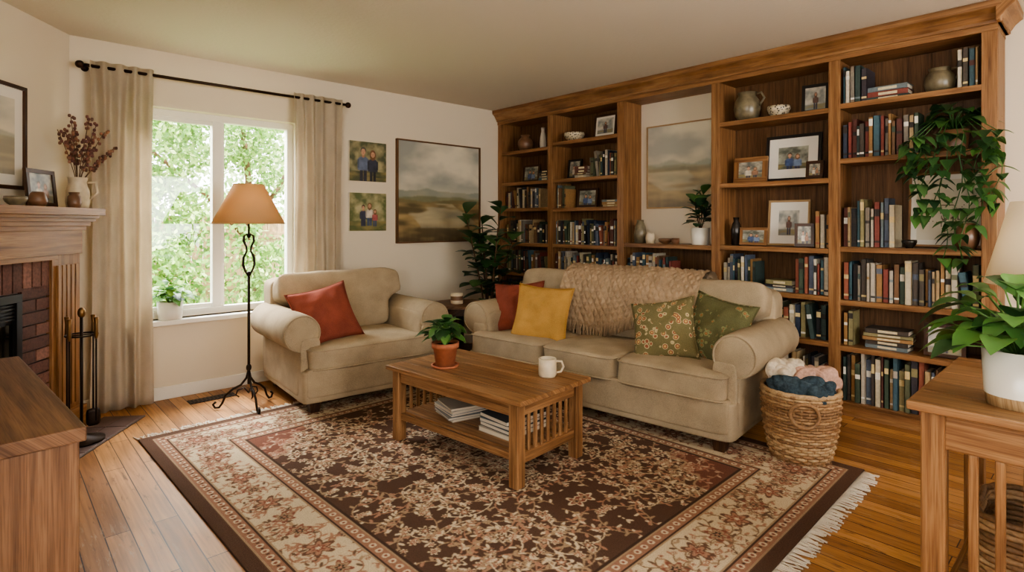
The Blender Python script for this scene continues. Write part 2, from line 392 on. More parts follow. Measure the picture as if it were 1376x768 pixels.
FAM=[
 family(96,1,[(0.36,0.24,0.12,(104,116,140),(90,84,78),(60,60,70),False),(0.62,0.30,0.11,(58,60,74),(116,82,56),(50,50,56),True)],((84,90,66),(176,166,128))),
 family(96,2,[(0.36,0.38,0.075,(60,64,84),(60,44,34),(56,60,80),False),(0.53,0.33,0.08,(206,196,180),(120,88,58),(70,84,116),True),(0.68,0.48,0.06,(176,96,96),(110,80,50),(70,80,110),True)],((96,106,66),(186,176,136))),
 family(48,3,[(0.38,0.36,0.12,(70,90,130),(60,46,38),(50,60,90),False),(0.64,0.42,0.11,(120,140,170),(110,80,56),(60,60,90),True)],BW),
 family(40,4,[(0.5,0.30,0.10,(110,84,76),(90,60,44),(60,60,80),True)],((140,144,140),(206,200,186))),
 family(40,5,[(0.4,0.36,0.12,(200,190,172),(70,50,40),(60,60,80),False),(0.68,0.42,0.10,(160,120,96),(120,90,60),(60,60,80),True)],((100,104,100),(184,176,156))),
]
def sketch(n,seed):
    im=np.ones((n,n,3))*lin((214,204,182)); f=fbm(n,n,4,4,seed,3); m=abs(f-0.5)<0.012
    yy,xx=np.mgrid[0:n,0:n]/n; m&=((xx-.5)**2+(yy-.55)**2<0.12); im[m]=lin((120,100,80)); return im
def basis(xa,origin,tilt=0.0):
    x=Vector(xa).normalized(); z=x.cross(Vector((0,0,1))).normalized(); y=Vector((0,0,1))
    B=Matrix((( x.x,y.x,z.x,0),(x.y,y.y,z.y,0),(x.z,y.z,z.z,0),(0,0,0,1)))
    return Matrix.Translation(origin)@B@Matrix.Rotation(-tilt,4,'X')
def frame(name,M,w,h,img,fw=0.02,dep=0.02,fm='oak',border=0.0,mat_img='photo_vc',stand=False):
    mb=MB()
    mb.box(-w/2,w/2,0,fw,0,dep,fm,M=M,L=0); mb.box(-w/2,w/2,h-fw,h,0,dep,fm,M=M,L=0)
    mb.box(-w/2,-w/2+fw,fw,h-fw,0,dep,fm,M=M,L=1); mb.box(w/2-fw,w/2,fw,h-fw,0,dep,fm,M=M,L=1)
    mb.box(-w/2+fw,w/2-fw,fw,h-fw,0.001,dep*0.5,'white_mat',M=M)
    iw=w-2*fw-2*border; ih=h-2*fw-2*border
    mb.image(img,iw,ih,mat_img,M@Matrix.Translation((0,fw+border,0)),dep*0.5+0.001)
    return mb.finish(name)
# ------------------------------------------------------------ room shell
ZC=2.45
mb=MB(); mb.box(-1.3,4.6,-2.3,4.8,-0.06,0,'plank_floor'); mb.finish('floor')
mb=MB(); mb.box(-1.3,4.6,-2.3,4.8,ZC,ZC+0.12,'ceiling_paint'); mb.finish('ceiling')
YW=4.59; wx0,wx1,wz0,wz1=0.70,1.86,0.56,2.06
mb=MB(); y0,y1=YW,YW+0.16
mb.box(0.2,wx0,y0,y1,0,ZC,'wall_paint'); mb.box(wx1,4.5,y0,y1,0,ZC,'wall_paint')
mb.box(wx0,wx1,y0,y1,0,wz0,'wall_paint'); mb.box(wx0,wx1,y0,y1,wz1,ZC,'wall_paint'); mb.finish('wall_north')
mb=MB(); mb.box(4.37,4.5,-2.1,YW,0,ZC,'wall_paint'); mb.finish('wall_east')
SX0,SX1,SZ0,SZ1=0.8,2.9,0.75,2.1
mb=MB(); mb.box(-1.05,4.5,-2.15,-2.0,0,SZ0,'wall_paint');mb.box(-1.05,4.5,-2.15,-2.0,SZ1,ZC,'wall_paint')
mb.box(-1.05,SX0,-2.15,-2.0,SZ0,SZ1,'wall_paint');mb.box(SX1,4.5,-2.15,-2.0,SZ0,SZ1,'wall_paint'); mb.finish('wall_south')
mb=MB(); mb.box(-1.05,-0.93,-2.0,2.9,0,0.9,'wall_paint');mb.box(-1.05,-0.93,-2.0,2.9,2.1,ZC,'wall_paint')
mb.box(-1.05,-0.93,-2.0,-0.9,0.9,2.1,'wall_paint');mb.box(-1.05,-0.93,0.5,2.9,0.9,2.1,'wall_paint'); mb.finish('wall_west')  # opening in this unseen wall is added to let fill light in
AF=math.radians(54); FL=(0.386,4.59,0); FM=Matrix.Translation(FL)@Matrix.Rotation(AF,4,'Z')
mb=MB(); mb.box(-2.3,0.15,0,0.12,0,ZC,'wall_paint'); mb.finish('wall_fireplace',loc=FL,rot=AF)
mb=MB(); mb.box(0.40,4.36,YW-0.014,YW,0,0.09,'white_trim'); mb.finish('baseboard_north',bevel=0.004)
mb=MB(); mb.box(4.356,4.37,-2,0.44,0,0.09,'white_trim'); mb.finish('baseboard_east',bevel=0.004)
def window(name,x0,x1,yc,z0,z1,fr=0.05):
    mb=MB(); a,b=yc-0.03,yc+0.03
    mb.box(x0,x1,a,b,z0,z0+fr,'white_trim');mb.box(x0,x1,a,b,z1-fr,z1,'white_trim')
    mb.box(x0,x0+fr,a,b,z0+fr,z1-fr,'white_trim');mb.box(x1-fr,x1,a,b,z0+fr,z1-fr,'white_trim')
    xm=(x0+x1)/2; mb.box(xm-0.032,xm+0.032,a,b,z0+fr,z1-fr,'white_trim')
    mb.box(x0+fr,xm-0.032,a+0.015,b-0.01,z0+fr,z0+fr+0.03,'white_trim');mb.box(x0+fr,xm-0.032,a+0.015,b-0.01,z1-fr-0.03,z1-fr,'white_trim')
    mb.box(xm+0.032,xm+0.055,a+0.015,b-0.01,z0+fr,z1-fr,'white_trim')
    mb.box(x0+fr,x1-fr,yc,yc+0.004,z0+fr,z1-fr,'pane_glass')
    return mb.finish(name,bevel=0.003)
window('window_1',wx0,wx1,YW+0.11,wz0,wz1)
window('added_window_south',SX0,SX1,-2.08,SZ0,SZ1)  # window behind the camera, added so more daylight fills the room
mb=MB(); mb.box(wx0-0.03,wx1+0.03,YW-0.06,YW+0.075,wz0-0.035,wz0,'white_trim'); mb.finish('trim_windowsill',bevel=0.006)
# ------------------------------------------------------------ bookcase
XF,XB=4.05,4.345
U=[4.55,3.81,2.97,2.09,1.27,0.49]
SH=[[2.0,1.67,1.40,1.04,0.73,0.42],[2.03,1.67,1.39,1.04,0.73,0.42],[1.07,0.76,0.46],[2.0,1.54,1.075,0.76,0.46],[2.015,1.66,1.09,0.745,0.45]]
mb=MB()
for i,u in enumerate(U):
    hw=0.035 if i else 0.032
    mb.box(XF,XF+0.022,u-hw,u+hw,0.0,2.34,'oak',L=2)
    mb.box(XF+0.022,XB,u-0.018,u+0.018,0.0,2.34,'oak',L=2)
mb.box(XF+0.03,XB,0.455,0.49,0,2.34,'oak',L=2)
for i in range(5):
    a,b=U[i+1],U[i]
    for z in SH[i]:
        mb.box(XF+0.012,XB,a+0.018,b-0.018,z-0.028,z,'oak',L=1)
        mb.box(XF+0.002,XF+0.014,a+0.03,b-0.03,z-0.034,z,'oak',L=1)
    mb.box(XF+0.004,XB,a+0.018,b-0.018,0.07,0.09,'oak',L=1)
    mb.box(XF+0.01,XF+0.03,a+0.03,b-0.03,0,0.07,'oak',L=1)
    if i==2:
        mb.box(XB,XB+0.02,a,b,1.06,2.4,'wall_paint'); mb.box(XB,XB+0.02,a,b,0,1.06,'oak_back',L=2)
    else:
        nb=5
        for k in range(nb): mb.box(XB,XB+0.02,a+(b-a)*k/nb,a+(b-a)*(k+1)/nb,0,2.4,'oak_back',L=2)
mb.box(XF-0.002,XB,0.452,4.585,2.31,2.345,'oak',L=1)
mb.box(XF-0.006,XF+0.02,0.452,4.585,2.30,2.38,'oak',L=1)
prof=[(XF+0.0,2.335),(XF-0.018,2.335),(XF-0.022,2.352),(XF-0.030,2.36),(XF-0.045,2.385),(XF-0.068,2.405),(XF-0.078,2.41),(XF-0.08,2.448),(XB,2.448),(XB,2.335)]
mb.prism([(x,0.43,z) for x,z in prof],(0,4.155,0),'oak',L=1)
prof2=[(0.455,2.335),(0.437,2.335),(0.433,2.352),(0.425,2.36),(0.41,2.385),(0.387,2.405),(0.377,2.41),(0.375,2.448),(0.455,2.448)]
mb.prism([(XF-0.078,y,z) for y,z in prof2],(XB-XF+0.09,0,0),'oak',L=0)
mb.finish('built_in_bookcase',bevel=0.003)
# books
PAL=[s2l(c)[:3] for c in ((48,58,76),(54,70,66),(36,35,37),(190,178,150),(126,64,54),(94,54,46),(170,146,108),(204,194,174),(90,94,70),(66,94,104),(114,84,58),(72,64,56),(150,114,70),(84,94,110),(176,166,148),(64,78,62),(128,120,108),(144,84,64),(110,122,126),(58,54,60),(136,128,90))]
def book(mb,yc,z,t,h,d,xf,col,lean=0.0):
    M=Matrix.Translation((xf,yc,z))@Matrix.Rotation(lean,4,'X')
    c=0.003
    mb.box(0,d,-t/2,-t/2+c,0,h,'book_mat',col,M=M);mb.box(0,d,t/2-c,t/2,0,h,'book_mat',col,M=M)
    mb.box(0,c,-t/2,t/2,0,h,'book_mat',col,M=M)
    mb.box(c,d-0.004,-t/2+c,t/2-c,0.003,h-0.005,'paper',M=M)
    l=R.random(); cc=R.choice([s2l((206,184,132))[:3],s2l((222,218,206))[:3],s2l((48,42,38))[:3],R.choice(PAL)])
    if l<0.75:
        zz=h*R.uniform(0.55,0.78); hh=h*R.uniform(0.06,0.2); mb.box(-0.0006,0,-t/2+0.002,t/2-0.002,zz,zz+hh,'book_mat',cc,M=M)
    if l>0.3: mb.box(-0.0006,0,-t/2+0.002,t/2-0.002,h*0.1,h*0.1+0.012,'book_mat',cc,M=M)
def row(mb,ya,yb,z,h0,h1,xo=0.0):
    y=ya
    while y>yb+0.012:
        t=R.uniform(0.014,0.036)
        if y-t<yb: break
        h=R.uniform(h0,h1); d=R.uniform(0.13,0.18)
        lean=0.0; adv=t+0.001
        if R.random()<0.05 and y-t-0.05>yb: lean=R.uniform(0.08,0.16); adv=t+h*math.sin(lean)*0.9
        if lean:
            book(mb,y-adv+t/2,z+0.001,t,h,d,XF+0.035+R.uniform(0,0.02)+xo,R.choice(PAL),-lean)
        else: book(mb,y-t/2,z+0.001,t,h,d,XF+0.035+R.uniform(0,0.025)+xo,R.choice(PAL))
        y-=adv
def stack(mb,yc,z,n,w=0.22,x=XF+0.04,d=0.15,rot=0.0):
    zz=z+0.001
    for k in range(n):
        t=R.uniform(0.018,0.034); ww=w*R.uniform(0.85,1.0); a=R.uniform(-0.08,0.08)+rot
        M=Matrix.Translation((x+d/2+0.01,yc,zz))@Matrix.Rotation(a,4,'Z'); c=R.choice(PAL); dd=d*R.uniform(0.85,1)
        mb.box(-dd/2,dd/2,-ww/2,ww/2,0,0.003,'book_mat',c,M=M);mb.box(-dd/2,dd/2,-ww/2,ww/2,t-0.003,t,'book_mat',c,M=M)
        mb.box(-dd/2,-dd/2+0.003,-ww/2,ww/2,0,t,'book_mat',c,M=M); mb.box(-dd/2+0.003,dd/2-0.005,-ww/2+0.005,ww/2-0.005,0.003,t-0.003,'paper',M=M)
        mb.box(-dd/2-0.0006,-dd/2,-ww*0.25,ww*0.2,t*0.25,t*0.75,'book_mat',s2l((206,192,156))[:3],M=M)
        zz+=t+0.0005
mb=MB()
row(mb,4.50,3.98,1.40,0.16,0.22); row(mb,4.50,3.86,1.04,0.17,0.24); row(mb,4.50,3.85,0.73,0.17,0.24); row(mb,4.5,3.85,0.42,0.17,0.24); stack(mb,3.95,1.67,4,0.16)
row(mb,3.36,3.04,1.67,0.17,0.24); stack(mb,3.47,1.67,4,0.15); row(mb,3.77,3.62,1.39,0.18,0.23); stack(mb,3.12,1.39,3,0.2); row(mb,3.77,3.03,1.04,0.18,0.25); row(mb,3.77,3.01,0.73,0.17,0.24); row(mb,3.77,3.01,0.42,0.17,0.24)
row(mb,2.93,2.48,0.76,0.17,0.23); row(mb,2.93,2.15,0.46,0.17,0.23)
row(mb,2.05,1.78,0.76,0.18,0.25); stack(mb,1.64,0.76,3,0.2); row(mb,1.53,1.31,0.76,0.2,0.26); row(mb,2.05,1.31,0.46,0.18,0.25); row(mb,2.05,1.31,0.09,0.2,0.28); row(mb,1.40,1.31,1.075,0.2,0.25)
row(mb,1.23,1.09,2.015,0.2,0.25); stack(mb,0.99,2.015,3,0.24); row(mb,0.64,0.53,2.015,0.22,0.27)
row(mb,1.23,0.82,1.66,0.2,0.26); row(mb,1.23,0.93,1.09,0.24,0.31); row(mb,1.23,0.53,0.745,0.2,0.27)
row(mb,1.23,1.16,0.45,0.2,0.24); stack(mb,0.99,0.45,5,0.27); row(mb,1.23,0.53,0.09,0.24,0.33)
mb.finish('shelf_books')
def vase(name,x,y,z,prof,mat,handle=False):
    mb=MB(); mb.lathe([(0.001,0.0)]+prof+[(prof[-1][0]*0.85,prof[-1][1]-0.002),(prof[-1][0]*0.75,prof[-1][1]*0.7)],(0,0,0),mat)
    if handle:
        h=prof[-1][1]; r=max(p[0] for p in prof)
        mb.tube([(0,-prof[-1][0],h*0.92),(0,-r*1.1,h*0.95),(0,-r*1.35,h*0.75),(0,-r*0.95,h*0.5)],0.008,mat)
    return mb.finish(name,loc=(x,y,z+0.0005))
bul=lambda r,h:[(r*0.55,0),(r*0.85,h*0.2),(r,h*0.45),(r*0.85,h*0.7),(r*0.5,h*0.86),(r*0.48,h*0.92),(r*0.6,h)]
fat=lambda r,h:[(r*0.6,0),(r*0.9,h*0.2),(r,h*0.45),(r*0.92,h*0.7),(r*0.7,h*0.85),(r*0.62,h*0.9),(r*0.72,h)]
bowl=lambda r,h:[(r*0.45,0),(r*0.5,h*0.1),(r*0.85,h*0.4),(r,h*0.75),(r*0.96,h)]
vase('round_pottery_vase',4.17,4.28,2.0,bul(0.085,0.17),'brown_ceramic')
vase('white_bottle_vase',4.17,4.02,2.0,[(0.03,0),(0.035,0.06),(0.03,0.12),(0.018,0.18),(0.02,0.22)],'white_ceramic')
vase('patterned_bowl',4.17,3.60,2.03,bowl(0.10,0.085),'pattern_ceramic')
vase('pottery_pitcher',4.17,1.90,2.0,fat(0.095,0.215),'olive_ceramic',True)
vase('patterned_bowl',4.17,1.67,2.0,bowl(0.078,0.08),'pattern_ceramic')
vase('pottery_jug',4.18,0.735,2.015,fat(0.078,0.15),'olive_ceramic',True)
vase('dark_bottle_vase',4.15,1.975,1.075,[(0.035,0),(0.038,0.12),(0.03,0.16),(0.018,0.18),(0.022,0.21)],'dark_ceramic')
vase('brown_pottery_jar',4.12,0.60,1.09,fat(0.062,0.15),'brown_ceramic')
vase('carved_pottery_jar',4.15,2.83,1.07,[(0.05,0),(0.055,0.08),(0.045,0.14),(0.03,0.18),(0.03,0.2)],'olive_ceramic')
vase('small_pottery_jar',4.12,2.71,1.07,[(0.035,0),(0.042,0.04),(0.035,0.08),(0.03,0.09)],'cream_ceramic')
vase('wooden_bowl',4.13,2.57,1.07,bowl(0.06,0.045),'brown_ceramic')
vase('candle_jar',4.10,2.46,1.07,[(0.03,0),(0.032,0.05)],'brown_ceramic')
vase('small_bowl',4.10,0.87,1.09,bowl(0.04,0.05),'dark_ceramic')
EX=(0,-1,0)
def sf(name,y,z,w,h,img,fm='oak',border=0.0,x=4.2,tilt=0.12,fw=0.02,mi='photo_vc',yaw=0.0):
    xa=Matrix.Rotation(yaw,3,'Z')@Vector(EX)
    frame(name,basis(xa,(x,y,z+0.002+0.02*math.sin(tilt)),tilt),w,h,img,fw,0.018,fm,border,mi)
sf('photo_frame',4.22,1.67,0.24,0.18,FAM[2],'dark_wood')
sf('photo_frame',3.25,2.03,0.26,0.22,FAM[3],'dark_wood',0.02)
sf('photo_frame',3.62,1.67,0.17,0.19,FAM[4],'black_frame')
sf('photo_frame',3.46,1.39,0.24,0.18,FAM[2],'dark_wood')
sf('photo_frame',1.435,2.0,0.17,0.2,FAM[3],'black_frame',yaw=0.1)
sf('photo_frame',1.88,1.54,0.25,0.19,FAM[4],'oak',x=4.18,fw=0.035)
sf('photo_frame',1.60,1.54,0.38,0.335,FAM[2],'black_frame',0.065,4.24,0.1,0.022)
sf('photo_frame',1.41,1.54,0.11,0.12,FAM[4],'dark_wood',x=4.12)
sf('photo_frame',1.83,1.075,0.20,0.13,FAM[2],'oak',x=4.12)
sf('photo_frame',1.63,1.075,0.29,0.33,FAM[3],'pale_wood',0.06,4.24,0.1,0.014)
sf('photo_frame',1.475,1.075,0.12,0.16,FAM[4],'dark_wood',x=4.11,yaw=0.3)
sf('framed_sketch',0.725,1.09,0.37,0.46,sketch(60,9),'oak',0.03,4.26,0.1,0.014)
sf('photo_frame',0.70,0.45,0.20,0.19,FAM[3],'dark_wood',x=4.12)
sf('photo_frame',2.28,0.76,0.16,0.11,FAM[4],'black_frame',x=4.14)
frame('landscape_print',basis(EX,(4.344,2.545,1.37)),0.68,0.73,landscape(80,31,0.5,1.15,0.2),0.012,0.02,'pale_wood',0.0,'paint_vc')
frame('landscape_painting',basis((1,0,0),(3.283,YW-0.002,1.055)),1.0,0.975,landscape(150,5,0.56,1.1),0.013,0.035,'oak_back',0.0,'paint_vc')
def canvas(name,M,w,h,img):
    mb=MB(); mb.box(-w/2,w/2,0,h,0,0.025,'white_mat',M=M); mb.image(img,w,h,'photo_vc',M,0.026); mb.finish(name)
canvas('family_photo_canvas',basis((1,0,0),(2.49,YW-0.002,1.615)),0.36,0.35,FAM[0])
canvas('family_photo_canvas',basis((1,0,0),(2.49,YW-0.002,1.175)),0.36,0.335,FAM[1])
# ------------------------------------------------------------ curtains & rod
def curtain(name,x0,x1,seed,top=2.285):
    mb=MB(); nx,nz=110,30; v=[];f=[]; k=(x1-x0)/0.088
    for j in range(nz+1):
        z=0.015+(top-0.015)*j/nz
        for i in range(nx+1):
            t=i/nx; fl=1.0-0.08*math.sin(pi*j/nz)
            x=(x0+x1)/2+(t-0.5)*(x1-x0)*fl
            ph=2*pi*k*t+1.9*mnoise.noise(Vector((t*3+seed,z*0.7,0)))
            amp=0.030*(0.75+0.7*mnoise.noise(Vector((t*4,z*0.6,seed+5))))
            if z>2.2: amp*=0.7
            v.append((x,4.485+amp*math.sin(ph)+0.010*mnoise.noise(Vector((x*9,z*2,seed))),z))
    for j in range(nz):
        for i in range(nx):
            a=j*(nx+1)+i; f.append((a,a+1,a+nx+2,a+nx+1))
    mb.add(v,f,'curtain_linen',smooth=True)
    return mb.finish(name,solid=0.002)
curtain('curtain',0.48,0.835,1); curtain('curtain',1.79,2.20,7)
mb=MB(); mb.tube([(0.45,4.49,2.25),(2.24,4.49,2.25)],0.011,'bronze',12)
for x in (0.43,2.26): mb.cushion((x,4.49,2.25),(0.05,0.05,0.05),'bronze',n=2,seg=6)
for x in (0.465,2.22): mb.tube([(x,4.49,2.25),(x,4.585,2.25)],0.007,'bronze'); mb.lathe([(0.001,0),(0.022,0),(0.022,0.006),(0.001,0.008)],(0,0,0),'bronze',16,M=Matrix.Translation((x,4.588,2.25))@Matrix.Rotation(pi/2,4,'X'))
mb.finish('curtain_rod')
# ------------------------------------------------------------ fireplace (local frame, -y into room)
mb=MB()
def fb(s0,s1,d0,d1,z0,z1,mat,col=(1,1,1),L=None): mb.box(-s1,-s0,-d1,-max(d0,0.002),z0,z1,mat,col,L=L)
BR=[s2l(c)[:3] for c in ((104,70,58),(116,78,64),(92,60,50),(126,88,74),(82,56,48))]
for a,b in ((0.233,0.478),(1.762,2.007)):
    fb(a,b,0,0.20,0,1.06,'oak',L=2)
    for k in range(5):
        c0=a+0.033+k*0.038; fb(c0,c0+0.027,0.20,0.214,0.18,1.0,'oak',L=2)
    fb(a-0.01,b+0.01,0,0.235,0,0.15,'oak',L=0)
fb(0.478,1.762,0,0.17,0,1.04,'mortar')
for side in (0,1):
    k=0;z=0.01
    while z<0.87:
        ea,eb=(0.482,0.692) if side==0 else (1.548,1.758)
        if k%2==0: fb(ea,eb,0.15,0.19,z,z+0.06,'brick',R.choice(BR))
        else:
            mdl=(ea+eb)/2; fb(ea,mdl-0.004,0.15,0.19,z,z+0.06,'brick',R.choice(BR)); fb(mdl+0.004,eb,0.15,0.19,z,z+0.06,'brick',R.choice(BR))
        z+=0.069;k+=1
s_=0.482
while s_<1.74:
    fb(s_,s_+0.06,0.15,0.19,0.88,1.035,'brick',R.choice(BR)); s_+=0.0694
fb(0.70,1.54,0.17,0.178,0.02,0.872,'black_metal'); 
for a,b,c_,d_ in ((0.70,1.54,0.83,0.872),(0.70,1.54,0.02,0.06)): fb(a,b,0.178,0.2,c_,d_,'black_metal')
for a in (0.70,1.10,1.50): fb(a,a+0.04,0.178,0.2,0.06,0.83,'black_metal')
fb(0.74,1.5,0.178,0.181,0.06,0.72,'fire_glass')
for k in range(5): fb(0.74,1.5,0.178,0.19,0.74+k*0.018,0.75+k*0.018,'black_metal')
fb(0.478,1.762,0.0,0.205,1.04,1.22,'oak',L=0); fb(0.233,2.007,0.0,0.215,1.06,1.22,'oak',L=0)
fb(0.46,1.78,0.205,0.222,1.035,1.06,'oak',L=0)
for k,(e,z0,z1) in enumerate(((0.012,1.20,1.225),(0.03,1.225,1.25),(0.05,1.25,1.27),(0.065,1.27,1.288))):
    fb(0.233-e*0.7,2.007+e*0.7,0,0.22+e,z0,z1,'oak',L=0)
fb(0.17,2.07,0,0.31,1.288,1.33,'oak',L=0)
mb.finish('fireplace_mantel',bevel=0.004,loc=FL,rot=AF)
mb=MB()
s_=0.06
while s_<1.8:
    for d_ in (0.24,0.36): fb(s_,s_+0.196,d_,d_+0.115,0.0005,0.012,'slate')
    s_+=0.2
fb(0.05,1.87,0.2365,0.482,0.0005,0.009,'mortar'); mb.finish('fireplace_hearth',bevel=0.002,loc=FL,rot=AF)
def fp(s,d,z=1.3305): return FM@Vector((-s,-d,z))
wv=(math.cos(AF),math.sin(AF),0)
frame('framed_watercolor',basis(wv,tuple(FM@Vector((-0.80,-0.004,1.43)))),0.78,0.58,landscape(90,44,0.5,1.05,0.4),0.02,0.025,'dark_wood',0.06,'paint_vc')
frame('photo_frame',basis(wv,tuple(fp(0.44,0.12,1.334)),0.1),0.23,0.21,FAM[4],0.022,0.018,'dark_wood')
p=fp(0.185,0.16); vm=MB(); vm.lathe([(0.001,0),(0.055,0),(0.062,0.04),(0.06,0.11),(0.045,0.15),(0.05,0.185),(0.055,0.19),(0.046,0.188),(0.04,0.15)],(0,0,0),'cream_ceramic')
vm.tube([(0.045,-0.02,0.16),(0.085,-0.035,0.16),(0.095,-0.04,0.10),(0.06,-0.025,0.06)],0.008,'cream_ceramic')
DR=[s2l(c)[:3] for c in ((96,56,50),(118,76,62),(90,60,46),(138,98,74))]
for k in range(11):
    a=R.uniform(0,2*pi); sp=R.uniform(0.06,0.21); H=R.uniform(0.36,0.56)
    q=[Vector((sp*math.cos(a)*t**1.5,sp*math.sin(a)*t**1.5,0.1+(H-0.1)*t)) for t in (0,0.3,0.6,0.85,1.0)]
    vm.tube(q,0.0022,'bark',5)
    for j in range(20):
        t=R.uniform(0.5,1.02); b=Vector((sp*math.cos(a)*t**1.5,sp*math.sin(a)*t**1.5,0.1+(H-0.1)*t))+Vector((R.uniform(-.016,.016),R.uniform(-.016,.016),0))
        vm.cushion(tuple(b),(0.018,0.018,0.022),'vc',n=2,seg=3,col=R.choice(DR))
vm.finish('dried_flower_pitcher',loc=p)
p=fp(0.285,0.2); vase('small_brown_jar',p.x,p.y,1.33,[(0.03,0),(0.035,0.03),(0.033,0.07),(0.024,0.08),(0.028,0.095)],'brown_ceramic')
p=fp(0.62,0.22); vase('small_brown_jar',p.x,p.y,1.33,[(0.03,0),(0.045,0.03),(0.033,0.07),(0.024,0.08)],'brown_ceramic')
p=fp(0.75,0.2); vase('small_bowl',p.x,p.y,1.33,bowl(0.05,0.05),'olive_ceramic')
mb=MB(); mb.lathe([(0.001,0),(0.11,0),(0.11,0.012),(0.03,0.03),(0.012,0.05),(0.008,0.06)],(0,0,0),'iron'); mb.tube([(0,0,0.05),(0,0,0.70)],0.008,'iron'); mb.cushion((0,0,0.725),(0.04,0.04,0.06),'brass',n=2,seg=6)
mb.tube([(0.075*math.cos(a),0.075*math.sin(a),0.60) for a in [2*pi*k/20 for k in range(20)]],0.005,'iron',6,closed=True); mb.tube([(-0.075,0,0.6),(0.075,0,0.6)],0.004,'iron',6)
for k in range(4):
    a=pi/4+k*pi/2; x,y=0.085*math.cos(a),0.085*math.sin(a); mb.tube([(x,y,0.12),(x,y,0.6)],0.005,'iron',6); mb.tube([(x,y,0.58),(x,y,0.60),(x,y,0.66),(x,y,0.70)],[0.006,0.011,0.009,0.013],'brass',8)
    if k==0: mb.cushion((x,y,0.11),(0.07,0.03,0.10),'iron',n=4,seg=4)
    if k==1: mb.cushion((x,y,0.11),(0.06,0.06,0.10),'bark',n=3,seg=5)
    if k==2: mb.tube([(x,y,0.13),(x+0.02,y,0.08),(x+0.01,y,0.06)],0.005,'iron',6)
mb.finish('fireplace_tool_set',loc=(0.39,3.985,0.0125))
